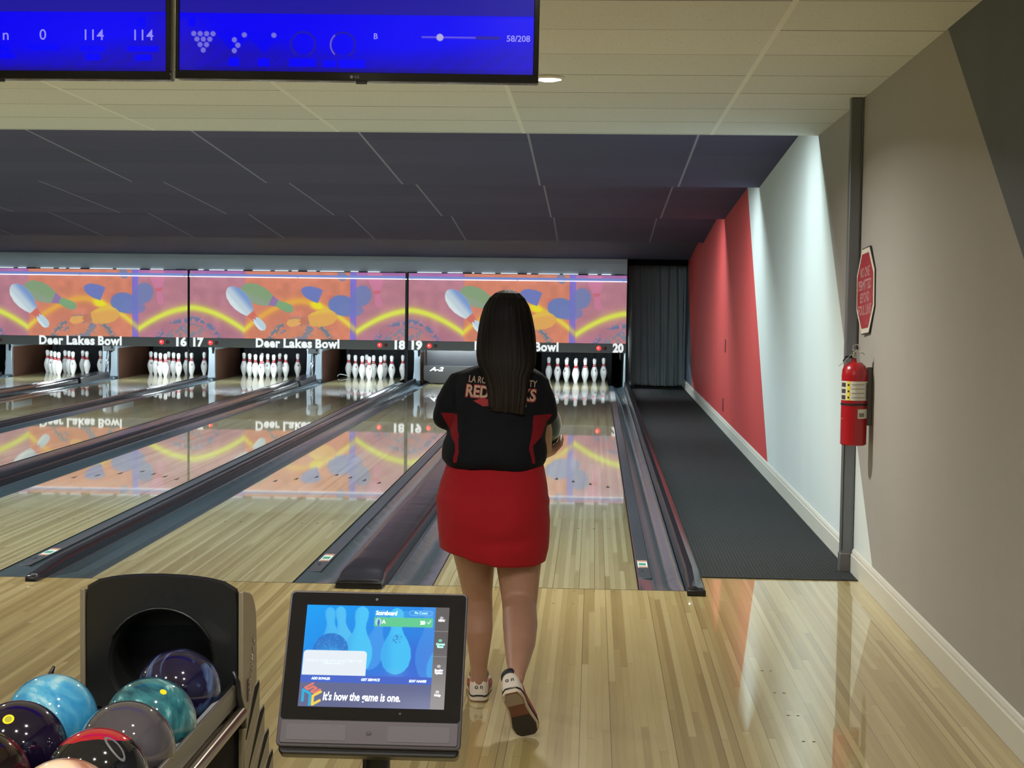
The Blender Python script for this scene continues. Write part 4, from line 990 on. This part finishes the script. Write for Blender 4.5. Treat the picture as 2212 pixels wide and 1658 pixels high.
kfr = mat('console_frame', (62, 58, 62), .3, metal=.5); kbl = mat('console_glass', (12, 13, 18), .06, spec=.6)
obj('back_shell', rbox(-KW+.004, KW-.004, -.012, KH-.004, -.034, -.006, .010), M['black'], t, bevel=.003)
obj('frame', rbox(-KW, KW, 0, KH, -.008, .002, .009), kfr, t, bevel=.0015)
obj('glass', rbox(-KW+.0035, KW-.0035, .050, KH-.0035, -.004, .0028, .007), kbl, t)
obj('speaker_bar', rbox(-KW+.006, KW-.006, .006, .048, -.004, .0034, .004), mat('speaker_grey', (60, 54, 57), .5, metal=.3), t, bevel=.001)
def grille():
    m_, tt, p = nt('speaker_mesh'); g = G(tt); tc = g.n('ShaderNodeTexCoord'); q = g.n('ShaderNodeSeparateXYZ'); tt.links.new(tc.outputs['Object'], q.inputs[0])
    a = g.m('SINE', g.m('MULTIPLY', q.outputs[0], 1400.)); b = g.m('SINE', g.m('MULTIPLY', q.outputs[2], 1900.))
    c = g.mix(g.m('GREATER_THAN', g.m('MULTIPLY', a, b), .15), (72, 66, 70), (24, 22, 26)); tt.links.new(c, p.inputs['Base Color']); p.inputs['Roughness'].default_value = .5; return m_
gm = grille()
for a, b in ((-.150, -.042), (.034, .146)): obj('speaker_grille', rbox(a, b, .012, .041, .0030, .0038, .003), gm, t)
SX0, SX1, SY0, SY1 = -.1335, .1335, .0735, .2675
kk = screen_mat('console_screen', .92, .1, .05, .5)
def kplace(U, V):
    P = np.stack([SX0+U*(SX1-SX0), SY1-V*(SY1-SY0), U*0+.0031], -1).reshape(-1, 3)
    K = np.array(KM); return (P @ K[:3, :3].T+K[:3, 3])
scr = raster_mesh('screen', 1, 1, 400, 296, kiosk_art, kk, t, kplace)
def ktext(s_, X, Y, size, col, width=None, **k):
    mm = mat('kt_'+s_[:6], col, .5, emis=col, es=.9)
    return text('screen_text', s_, size, KM @ Matrix.Translation((SX0+X/1000*(SX1-SX0), SY1-Y/740*(SY1-SY0), .0035)), mm, scr, width=width, **k)
kx = (SX1-SX0)/1000
ktext("It's how the game is one.", 432, 668, .021, (236, 246, 252), 530*kx, bold=.0004, shear=.12)
ktext('Scoreboard', 560, 52, .0115, (225, 245, 255), 150*kx, bold=.0003, shear=.15)
ktext('Pin Count', 803, 46, .007, (150, 205, 250), 90*kx)
ktext('A', 546, 116, .009, (235, 250, 250), None, bold=.0003); ktext('20', 818, 118, .009, (235, 250, 250), None, bold=.0004)
ktext('Need to change your score? Tap on the', 226, 408, .0065, (150, 165, 175), 390*kx); ktext('frame below!', 226, 428, .0065, (150, 165, 175), 140*kx)
ktext('ADD BOWLER', 140, 540, .0062, (190, 215, 250), 130*kx, bold=.0002, shear=.2); ktext('GET SERVICE', 482, 542, .0062, (190, 215, 250), 130*kx, bold=.0002, shear=.2); ktext('EDIT NAMES', 808, 544, .0062, (190, 215, 250), 120*kx, bold=.0002, shear=.2)
ktext('MENU', 950, 98, .006, (215, 215, 220), 44*kx, bold=.0002); ktext('Current', 950, 272, .006, (130, 235, 205), 60*kx, bold=.0003); ktext('Game', 950, 290, .006, (130, 235, 205), 44*kx, bold=.0003)
ktext('Bowler', 950, 462, .006, (215, 220, 235), 58*kx, bold=.0003); ktext('Options', 950, 480, .006, (215, 220, 235), 54*kx, bold=.0003); ktext('Help', 950, 640, .006, (240, 240, 245), 44*kx, bold=.0002)
bm = rbox(-.006, -.001, .278, .283, .0028, .0036, .002); obj('camera_dot', bm, kfr, t)
bm = rbox(.052, .056, .062, .066, .0028, .0034, .0015); obj('status_dot', bm, kfr, t)
bm = rbox(-.005, .005, .024, .030, .0034, .0044, .002); obj('centre_badge', bm, M['ink'], t)
bm = bmesh.new(); tube(bm, [(0, .02, .004), (0, .02, .60), (0, .03, .72), (0, .045, .80)], [.026, .026, .026, .024], 20); obj('pole', bm, M['black'], t, smooth=50)
bm = bmesh.new(); lathe(bm, [(.16, 0), (.16, .008), (.15, .014), (.03, .018)], 36, (0, .02, 0)); obj('base', bm, M['black'], t, smooth=40)
obj('mount', rbox(-.05, .05, .09, .20, -.06, -.034, .006), M['black'], t, bevel=.003)

# ------------------------------------------------------------------ the bowler
t = thing('person', 'person with long dark hair in black bowling shirt and red skirt holding a green ball', 'person', (-.30, -2.40, 0))
TI = Matrix.Translation((.30, 2.40, 0))
def fused(name, bm, mt, par, voxel=.005, smooth_it=6, extra=None):
    me = bpy.data.meshes.new(name); bmesh.ops.recalc_face_normals(bm, faces=bm.faces); bm.to_mesh(me); bm.free()
    o = link(name, me, None, None)
    r = o.modifiers.new('r', 'REMESH'); r.mode = 'VOXEL'; r.voxel_size = voxel
    s_ = o.modifiers.new('s', 'SMOOTH'); s_.iterations = smooth_it; s_.factor = .5
    bake(o)
    if extra: extra(o.data)
    o.data.transform(TI); o.data.materials.clear(); o.data.materials.append(mt); o.data.polygons.foreach_set('use_smooth', [True]*len(o.data.polygons)); o.parent = par
    return o
def skin_mat():
    m_, tt, p = nt('skin'); g = G(tt); x, y, z = g.xyz()
    n = g.noise(g.comb(x, y, z), 14., 3); c = g.mix(n, (146, 106, 87), (166, 127, 106)); tt.links.new(c, p.inputs['Base Color'])
    p.inputs['Roughness'].default_value = .5; p.inputs['Subsurface Weight'].default_value = .08; p.inputs['Subsurface Radius'].default_value = (.01, .004, .002); return m_
skin = skin_mat()
BALL = Vector((-.222, -2.085, 1.005)); BR = .108
bm = bmesh.new()
# pelvis / torso / neck
rings(bm, ellipse_rings([(.60, -.345, -2.42, .13, .10), (.68, -.35, -2.42, .185, .135), (.76, -.35, -2.42, .185, .135), (.86, -.345, -2.40, .165, .115), (.96, -.34, -2.375, .145, .10), (1.06, -.335, -2.365, .155, .105), (1.15, -.33, -2.365, .165, .10), (1.20, -.328, -2.37, .15, .08), (1.235, -.325, -2.372, .07, .055), (1.30, -.32, -2.37, .048, .05)], 32))
# head with jaw
rings(bm, ellipse_rings([(1.275, -.315, -2.33, .025, .03), (1.29, -.315, -2.335, .045, .055), (1.32, -.315, -2.345, .058, .075), (1.36, -.315, -2.355, .068, .09), (1.41, -.315, -2.36, .074, .096), (1.45, -.315, -2.365, .072, .094), (1.48, -.315, -2.368, .060, .078), (1.498, -.315, -2.37, .035, .046), (1.504, -.315, -2.37, .012, .016)], 28))
capsule(bm, [(-.315, -2.272, 1.385), (-.315, -2.256, 1.36)], [.009, .012])          # nose
capsule(bm, [(-.333, -2.268, 1.327), (-.315, -2.262, 1.326), (-.297, -2.268, 1.327)], [.004, .0065, .004])   # mouth
for s in (-1, 1):
    capsule(bm, [(-.315+s*.072, -2.36, 1.40), (-.315+s*.078, -2.365, 1.375), (-.315+s*.072, -2.355, 1.35)], [.010, .010, .007])   # ears
    capsule(bm, [(-.315+s*.018, -2.271, 1.398), (-.315+s*.045, -2.280, 1.402)], [.008, .007])                                    # brows
    capsule(bm, [(-.315+s*.042, -2.285, 1.35), (-.315+s*.040, -2.285, 1.36)], [.018, .018])
# legs (left one planted, right one pushing off on the toe)
LEGS = {'left': ([(-.435, -2.41, .74), (-.420, -2.41, .60), (-.4135, -2.385, .50), (-.4085, -2.34, .40), (-.405, -2.335, .33), (-.402, -2.345, .27), (-.402, -2.335, .20), (-.403, -2.315, .13), (-.403, -2.30, .075)], [.098, .084, .067, .054, .052, .051, .041, .032, .033]),
        'right': ([(-.265, -2.42, .74), (-.258, -2.43, .60), (-.254, -2.44, .50), (-.250, -2.455, .42), (-.2485, -2.49, .385), (-.241, -2.58, .345), (-.237, -2.68, .305), (-.238, -2.78, .268), (-.238, -2.855, .240), (-.236, -2.880, .222)], [.098, .090, .077, .066, .061, .062, .055, .042, .030, .024])}
for k_, (p, r) in LEGS.items(): capsule(bm, p, r, 20)
# arms
EL = Vector((-.537, -2.36, 1.035)); WL = Vector((-.375, -2.165, .985)); ER = Vector((-.182, -2.345, 1.045)); WR = Vector((-.170, -2.19, .925))
capsule(bm, [(-.452, -2.365, 1.175), (-.50, -2.368, 1.11), tuple(EL), tuple(EL.lerp(WL, .3)), tuple(EL.lerp(WL, .7)), tuple(WL)], [.036, .036, .033, .035, .028, .023], 16)
capsule(bm, [(-.215, -2.365, 1.175), (-.195, -2.365, 1.12), tuple(ER), tuple(ER.lerp(WR, .35)), tuple(ER.lerp(WR, .7)), tuple(WR)], [.034, .034, .031, .034, .028, .023], 16)
def hand(wrist, pd, fd):
    """palm laid on the ball in direction pd, fingers leading towards fd"""
    pd = Vector(pd).normalized(); fd = (Vector(fd)-pd*pd.dot(Vector(fd))).normalized(); sd = pd.cross(fd)
    def on_(th, la, h): 
        d = pd*math.cos(th)+fd*math.sin(th); d = (d*math.cos(la)+sd*math.sin(la)); return BALL+d*(BR+h)
    lens = (.60, .68, .64, .50); lat = (.30, .10, -.10, -.29)
    for ln, la in zip(lens, lat):
        capsule(bm, [wrist, on_(-.25, la*.7, .017), on_(.22, la*.95, .015)], [.017, .0145, .0115], 10)
        capsule(bm, [on_(.22, la*.95, .013), on_(.22+ln*.42, la*1.15, .0105), on_(.22+ln*.74, la*1.2, .009), on_(.22+ln, la*1.2, .0085)], [.0105, .0095, .0088, .0078], 10)
    capsule(bm, [on_(-.40, .25, .018), on_(-.25, .52, .015), on_(-.02, .74, .011), on_(.18, .84, .0095)], [.0155, .0135, .0105, .009], 10)
hand(tuple(WR), (.42, -.10, -.92), (-.25, .9, -.1))
hand(tuple(WL), (-.95, -.15, -.28), (.1, .9, .25))
body = fused('body', bm, skin, t, .005, 5)
# eyes
for s in (-1, 1):
    bm = bmesh.new(); bmesh.ops.create_uvsphere(bm, u_segments=16, v_segments=10, radius=.0105, matrix=Matrix.Translation((-.315+s*.031+.30, -2.2815+2.40, 1.383)) @ Matrix.Diagonal((1.1, 1, .75, 1))); e = obj('eye', bm, mat('eye_white%d' % s, (230, 228, 222), .2), t, smooth=True)
    bm = bmesh.new(); bmesh.ops.create_uvsphere(bm, u_segments=12, v_segments=8, radius=.0052, matrix=Matrix.Translation((-.315+s*.031+.30, -2.2745+2.40, 1.383))); obj('iris', bm, mat('iris%d' % s, (60, 40, 26), .2), e, smooth=True)
# skirt
def fold(me, amp, fx, fz, seed=0., box_=None):
    for v in me.vertices:
        c = v.co; n = noise.noise(Vector((c.x*fx+seed, c.y*fx, c.z*fz)))*amp
        v.co += v.normal*n
bm = bmesh.new()
SK = [(.555, -.350, -2.43, .192, .140), (.60, -.345, -2.435, .198, .150), (.69, -.348, -2.435, .204, .158), (.76, -.352, -2.430, .202, .156), (.82, -.351, -2.415, .195, .145), (.88, -.347, -2.40, .178, .128), (.925, -.345, -2.395, .165, .118)]
def ring_open(bm, zs, seg=72, th=.006, hem=None, pw=2.3):
    rs = ellipse_rings(zs, seg, pw)
    if hem:
        for i, r in enumerate(rs):
            rs[i] = [(p[0], p[1], p[2]+hem(p[0], p[1])*(1-i/(len(rs)-1))**3) for p in r]
    ri = []
    for i, r in enumerate(rs):
        c = (zs[i][1], zs[i][2]); ri.append([(c[0]+(p[0]-c[0])*(1-th/zs[i][3]), c[1]+(p[1]-c[1])*(1-th/zs[i][4]), p[2]) for p in r])
    rings(bm, rs+ri[::-1], cap=False)
    a = len(bm.verts); n_ = seg; bm.verts.ensure_lookup_table()
    for i in range(n_): bm.faces.new((bm.verts[i], bm.verts[(i+1) % n_], bm.verts[a-n_+(i+1) % n_], bm.verts[a-n_+i]))
def sub(zs, k=4):
    out_ = []
    for a, b in zip(zs, zs[1:]):
        for j in range(k): f = j/k; out_.append(tuple(a[q]*(1-f)+b[q]*f for q in range(5)))
    return out_+[zs[-1]]
def smz(zs, k=5):
    z = [q[0] for q in zs]; zz = []
    for a, b in zip(z, z[1:]): zz += [a+(b-a)*j/k for j in range(k)]
    zz.append(z[-1]); cols_ = []
    for q in range(1, 5):
        v = np.interp(zz, z, [r[q] for r in zs]); 
        for _ in range(3): v[1:-1] = .25*v[:-2]+.5*v[1:-1]+.25*v[2:]
        cols_.append(v)
    return [(zz[i],)+tuple(float(c[i]) for c in cols_) for i in range(len(zz))]
hem = lambda x, y: (.026 if x < -.44 else (.006 if x < -.36 else -.010))*1.0 if y < -2.4 else .0
def hemf(x, y):
    return float(np.interp(x, [-.56, -.50, -.45, -.41, -.37, -.33, -.20, -.14], [.045, .030, .020, .004, -.002, -.012, -.014, .0]))
ring_open(bm, smz(SK), 96, .006, hemf, 2.25)
bm.transform(TI)
skirt = obj('skirt', bm, None, t, smooth=True)
def cloth_mat(name, c0, c1, rough, sc=350, st=.35):
    m_, tt, p = nt(name); g = G(tt); tc = g.n('ShaderNodeTexCoord'); n = g.noise(tc.outputs['Object'], sc, 2); n2 = g.noise(tc.outputs['Object'], 9., 3)
    tt.links.new(g.mix(n, c0, c1), p.inputs['Base Color']); p.inputs['Roughness'].default_value = rough; p.inputs['Specular IOR Level'].default_value = .2; p.inputs['Sheen Weight'].default_value = .05
    b = g.n('ShaderNodeBump'); b.inputs['Strength'].default_value = st; b.inputs['Distance'].default_value = .001; tt.links.new(n, b.inputs['Height'])
    b2 = g.n('ShaderNodeBump'); b2.inputs['Strength'].default_value = .5; b2.inputs['Distance'].default_value = .015; tt.links.new(n2, b2.inputs['Height']); tt.links.new(b.outputs[0], b2.inputs['Normal']); tt.links.new(b2.outputs[0], p.inputs['Normal'])
    return m_
skirt.data.materials.clear(); skirt.data.materials.append(cloth_mat('skirt_red', (138, 16, 26), (166, 24, 36), .85))
for v in skirt.data.vertices:                # buttock shape, crease under the seat and small wrinkles
    x, y, z = v.co.x-.30, v.co.y-2.40, v.co.z
    if y < -2.42:
        for cx_ in (-.435, -.265):
            d = math.exp(-((x-cx_)/.07)**2-((z-.725)/.075)**2); v.co.y -= .020*d
        v.co.y += .010*math.exp(-((z-.635-.10*(x+.3))/.014)**2)*sm(-.46, -.36, np.float64(x))*sm(-.16, -.24, np.float64(x))
    v.co.y += .004*noise.noise(Vector((x*12, y*12, z*22)))
    if abs(z-.765) < .012: v.co.x += .003*math.copysign(1, x+.35)
# shirt: torso + sleeves fused, hollowed look at hem
bm = bmesh.new()
ST = [(.872, -.347, -2.405, .150, .115), (.885, -.350, -2.405, .172, .135), (.91, -.352, -2.405, .190, .150), (.95, -.352, -2.400, .192, .152), (1.00, -.345, -2.39, .178, .140), (1.06, -.338, -2.38, .172, .132), (1.12, -.334, -2.375, .178, .130), (1.18, -.332, -2.375, .178, .118), (1.215, -.330, -2.375, .160, .098), (1.240, -.326, -2.375, .105, .075), (1.258, -.322, -2.375, .062, .058)]
rings(bm, ellipse_rings(smz(ST), 48, 2.3))
capsule(bm, [(-.42, -2.375, 1.195), (-.470, -2.375, 1.172), (-.515, -2.375, 1.10), (-.530, -2.368, 1.060)], [.050, .060, .057, .052], 20)
capsule(bm, [(-.24, -2.375, 1.195), (-.205, -2.375, 1.172), (-.182, -2.37, 1.11), (-.176, -2.362, 1.082)], [.050, .057, .054, .050], 20)
rings(bm, ellipse_rings([(1.245, -.320, -2.375, .058, .056), (1.272, -.318, -2.372, .056, .056)], 24))
def shirt_folds(me):
    for v in me.vertices:
        c = v.co
        n = noise.noise(Vector((c.x*9+c.z*5, c.y*9, c.z*14-c.x*6)))*.007+noise.noise(Vector((c.x*28, c.y*20, c.z*30)))*.0022
        v.co += v.normal*n
shirt = fused('shirt', bm, None, t, .006, 5, shirt_folds)
def shirt_mat():
    m_, tt, p = nt('shirt_black_red'); g = G(tt); tc = g.n('ShaderNodeTexCoord'); q = g.n('ShaderNodeSeparateXYZ'); tt.links.new(tc.outputs['Object'], q.inputs[0])
    x, y, z = q.outputs; n = g.noise(tc.outputs['Object'], 12., 2)
    # red side panels: between two slanting seams on each flank
    ax = g.m('ABSOLUTE', g.m('ADD', x, .042)); w_ = g.m('ADD', ax, g.m('MULTIPLY', g.m('SUBTRACT', n, .5), .03))
    inner = g.m('ADD', .128, g.m('MULTIPLY', g.m('ABSOLUTE', g.m('SUBTRACT', z, .95)), .06))
    a = g.m('GREATER_THAN', w_, inner); b = g.m('LESS_THAN', w_, g.m('ADD', inner, g.m('ADD', .014, g.m('MULTIPLY', g.m('MAXIMUM', g.m('SUBTRACT', z, .97), 0.), .5))))
    zz = g.m('MULTIPLY', g.m('GREATER_THAN', z, .905), g.m('LESS_THAN', z, 1.075))
    f = g.m('MULTIPLY', g.m('MULTIPLY', a, b), zz)
    c = g.mix(f, (15, 17, 25), (120, 20, 30)); tt.links.new(c, p.inputs['Base Color']); p.inputs['Roughness'].default_value = .8; p.inputs['Specular IOR Level'].default_value = .18
    nf = g.noise(tc.outputs['Object'], 400., 2); bb = g.n('ShaderNodeBump'); bb.inputs['Strength'].default_value = .3; bb.inputs['Distance'].default_value = .0008; tt.links.new(nf, bb.inputs['Height']); tt.links.new(bb.outputs[0], p.inputs['Normal'])
    return m_
shirt.data.materials.clear(); shirt.data.materials.append(shirt_mat())
bvh = BVHTree.FromPolygons([v.co.copy() for v in shirt.data.vertices], [tuple(p.vertices) for p in shirt.data.polygons])
def on_shirt(me, off=.0022):
    bm_ = bmesh.new(); bm_.from_mesh(me); bmesh.ops.triangulate(bm_, faces=bm_.faces); bmesh.ops.subdivide_edges(bm_, edges=[e for e in bm_.edges if e.calc_length() > .006], cuts=2); bm_.to_mesh(me); bm_.free()
    for v in me.vertices:
        h = bvh.ray_cast(Vector((v.co.x, -1.2, v.co.z)), Vector((0, 1, 0)))
        if h[0]: v.co.y = h[0].y-off
prt = mat('print_beige', (178, 152, 132), .7); prr = mat('print_red', (150, 30, 38), .7)
def shirt_text(s_, x0, x1, z0, z1, size, mt, bold, off=.0024, shear=.12):
    me = text_mesh(s_, size, bold=bold, shear=shear); xs = [v.co.x for v in me.vertices]; ys = [v.co.y for v in me.vertices]
    a, b, c, d = min(xs), max(xs), min(ys), max(ys)
    for v in me.vertices:
        u = (v.co.x-a)/(b-a); w_ = (v.co.y-c)/(d-c); v.co = (x0+(x1-x0)*u+.30, 0, z0+(z1-z0)*w_-.016*u)
    on_shirt(me, off); return link('shirt_lettering', me, mt, shirt)
shirt_text('LA ROCHE UNIVERSITY', -.441, -.196, 1.190, 1.214, .05, prt, .0006)
shirt_text('REDHAWKS', -.453, -.197, 1.136, 1.186, .08, prr, .0045, .0019); shirt_text('REDHAWKS', -.450, -.200, 1.140, 1.183, .08, prt, .0022)
shirt_text('BOWLING', -.32, -.232, 1.120, 1.136, .03, prt, .0004)
bm = bmesh.new(); pts = [(-.422, 1.126), (-.395, 1.133), (-.36, 1.132), (-.33, 1.128), (-.335, 1.118), (-.362, 1.117), (-.368, 1.108), (-.385, 1.106), (-.405, 1.116)]
bm.faces.new([bm.verts.new((a+.30, 0, b)) for a, b in pts]); me = bpy.data.meshes.new('hawk_mark'); bm.to_mesh(me); bm.free(); on_shirt(me); hk = link('hawk_mark', me, prr, shirt)
# hair: long straight sheet over the back, strands by displacement
HZ = [(1.086, -.302, -2.508, .060, .010), (1.12, -.300, -2.508, .062, .016), (1.17, -.300, -2.500, .070, .022), (1.215, -.305, -2.487, .080, .034), (1.255, -.306, -2.468, .102, .050), (1.29, -.309, -2.443, .1065, .066), (1.33, -.311, -2.42, .1055, .082), (1.375, -.312, -2.40, .1005, .096), (1.42, -.313, -2.39, .092, .104), (1.46, -.313, -2.382, .080, .100), (1.49, -.312, -2.378, .062, .084), (1.508, -.311, -2.376, .042, .058), (1.515, -.310, -2.375, .026, .036), (1.519, -.310, -2.375, .012, .018), (1.520, -.310, -2.375, .002, .003)]
bm = bmesh.new(); rs = ellipse_rings(smz(HZ, 7), 180, 2.15)
for r in rs:
    for k in range(len(r)):
        x, y, z = r[k]; a = 2*math.pi*k/180; low = max(0., min(1., (1.30-z)/.2))
        d = (.0022*noise.noise(Vector((a*22, z*1.6, 0)))+.0014*noise.noise(Vector((a*60, z*2.5, 3.))))*(.8+low)+.004*low*noise.noise(Vector((a*7, z*3, 5.)))
        c = (math.cos(a), math.sin(a)); zz = z
        if z < 1.10: zz = z-.006*(x+.30)/.06+.004*noise.noise(Vector((a*40, 0, 9.)))
        r[k] = (x+c[0]*d*2, y+c[1]*d*2, zz)
        # open the front so that the face shows
        if y > -2.34 and z < 1.47: r[k] = (r[k][0], min(r[k][1], -2.33+.02*max(0, (z-1.44)/.03)), r[k][2])
rings(bm, rs); bm.transform(TI)
def hair_mat():
    m_, tt, p = nt('hair_dark_brown'); g = G(tt); tc = g.n('ShaderNodeTexCoord'); q = g.n('ShaderNodeSeparateXYZ'); tt.links.new(tc.outputs['Object'], q.inputs[0])
    v = g.comb(g.m('MULTIPLY', q.outputs[0], 300.), g.m('MULTIPLY', q.outputs[1], 120.), g.m('MULTIPLY', q.outputs[2], 5.))
    n = g.noise(v, 1., 4, .6); lo = g.m('MINIMUM', g.m('MAXIMUM', g.m('DIVIDE', g.m('SUBTRACT', 1.36, q.outputs[2]), .22), 0.), 1.)
    c = g.mix(n, (7, 6, 7), (22, 18, 17)); c2 = g.mix(n, (20, 16, 14), (50, 41, 34)); c3 = g.mix(lo, c, c2); tt.links.new(c3, p.inputs['Base Color'])
    p.inputs['Roughness'].default_value = .62; p.inputs['Specular IOR Level'].default_value = .2
    b = g.n('ShaderNodeBump'); b.inputs['Strength'].default_value = .4; b.inputs['Distance'].default_value = .0015; tt.links.new(n, b.inputs['Height']); tt.links.new(b.outputs[0], p.inputs['Normal']); return m_
obj('hair', bm, hair_mat(), t, smooth=True)
# shoes
sh_w = mat('shoe_white', (205, 196, 184), .55); sh_n = mat('shoe_navy', (18, 22, 34), .6); sh_r = mat('shoe_red', (140, 30, 34), .6); sh_s = mat('shoe_sole', (196, 182, 160), .6); sole_b = mat('sole_brown', (112, 70, 52), .7); sole_d = mat('sole_dark', (48, 44, 42), .8)
def shoe(mx, lb_, flip=1):
    # local: heel at y=0, toe towards +y, sole at z=0
    st = [(-.012, .020, .010), (0., .030, .022), (.03, .035, .034), (.08, .034, .04), (.13, .039, .036), (.18, .045, .028), (.215, .042, .022), (.238, .028, .016), (.245, .012, .010)]
    sh = bpy.data.objects.new('shoe', None); COL.objects.link(sh); sh.empty_display_size = .1
    sh.parent = t; sh['label'] = lb_
    def P(bm): bm.transform(TI @ mx); return bm
    def ringset(f, z0, z1, bulge=1.0, st_=st):
        rs = []
        for y, hw, h in st_:
            r = []
            for (ax, az) in ((-1, 0), (-1.04, .3), (-.98, .7), (-.80, .95), (-.4, 1.02), (0, 1.04), (.4, 1.02), (.80, .95), (.98, .7), (1.04, .3), (1, 0)): r.append((ax*hw*bulge, y, z0+(z1(y, h))*az))
            rs.append(r)
        return rs
    bm = bmesh.new(); rings(bm, ringset(None, .0, lambda y, h: .016, 1.03)); obj('midsole', P(bm), sh_s, sh, smooth=50)
    bm = bmesh.new(); rings(bm, ringset(None, .014, lambda y, h: .008, 1.05)); obj('welt', P(bm), sh_n, sh, smooth=50)
    up = lambda y, h: float(np.interp(y, [-.02, .03, .07, .11, .16, .21, .25], [.058, .068, .066, .055, .040, .028, .014]))
    bm = bmesh.new(); rings(bm, ringset(None, .018, up, .98)); obj('upper', P(bm), sh_w, sh, smooth=60)
    sx = [(y, hw, h) for y, hw, h in st if .03 <= y <= .2]
    bm = bmesh.new(); rings(bm, ringset(None, .019, lambda y, h: up(y, h)*.80, 1.04, sx)); pn = obj('side_panel', P(bm), sh_r if flip > 0 else sh_n, sh, smooth=60)
    bm = bmesh.new(); lathe(bm, [(.0275, .068), (.0335, .074), (.036, .088), (.035, .098), (.031, .104), (.028, .098)], 24, (0, .032, 0))
    for v in bm.verts: v.co.y = .030+(v.co.y-.032)*1.15
    obj('collar', P(bm), sh_n, sh, smooth=60)
    bm = bmesh.new(); bo = [(-.012, .018), (.03, .031), (.08, .028), (.13, .033), (.18, .041), (.22, .036), (.238, .022)]
    a = [bm.verts.new((-hw, y, -.0035)) for y, hw in bo]; b = [bm.verts.new((hw, y, -.0035)) for y, hw in bo[::-1]]; c = [bm.verts.new((v.co.x, v.co.y, .0)) for v in a+b]; l_ = a+b; n_ = len(l_)
    bm.faces.new(l_); bm.faces.new(c[::-1])
    for i in range(n_): bm.faces.new((l_[i], c[i], c[(i+1) % n_], l_[(i+1) % n_]))
    so = obj('outsole', P(bm), sole_b, sh)
    bm = bmesh.new(); bo = [(.12, .030), (.15, .036), (.18, .040), (.22, .035), (.236, .021)]
    l_ = [bm.verts.new((-hw, y, -.0045)) for y, hw in bo]+[bm.verts.new((hw, y, -.0045)) for y, hw in bo[::-1]]; bm.faces.new(l_); obj('toe_pad', P(bm), sole_d, so)
    bm = bmesh.new(); bo = [(-.010, .016), (.01, .026), (.03, .030), (.055, .028)]
    l_ = [bm.verts.new((-hw, y, -.0045)) for y, hw in bo]+[bm.verts.new((hw, y, -.0045)) for y, hw in bo[::-1]]; bm.faces.new(l_); obj('heel_pad', P(bm), mat('heel_pad_'+lb_[:4], (150, 132, 118), .7), so)
    text('heel_mark', 'on', .024, TI @ mx @ Matrix.Translation((0, -.0135, .052)) @ Matrix.Rotation(R(84), 4, 'X'), M['ink'], sh, bold=.0004, space=1.5)
    return sh
shoe(Matrix.Translation((-.402, -2.318, .005)) @ Matrix.Rotation(R(3), 4, 'Z'), 'left white shoe flat on the floor, on marked at the heel')
# right shoe: sole line from heel (up) to toe (on the floor)
toe = Vector((-.203, -2.800, .022)); heel = Vector((-.250, -2.945, .185)); ya = (toe-heel).normalized(); xa_ = Vector((1, .0, .22)); xa_ = (xa_-ya*xa_.dot(ya)).normalized(); za = xa_.cross(ya)
mr = Matrix((xa_, ya, za)).transposed().to_4x4(); mr.translation = heel
shoe(mr, 'right shoe pushing off with raised heel and dark worn sole')
ball('dark green bowling ball held at the waist by the person', BALL.x, BALL.y, BALL.z, ball_mat('ball_green', (16, 46, 34), (24, 66, 46), (40, 76, 50), 4, 1.5, (.35, .6), .15, 11.), r=BR, group=None)
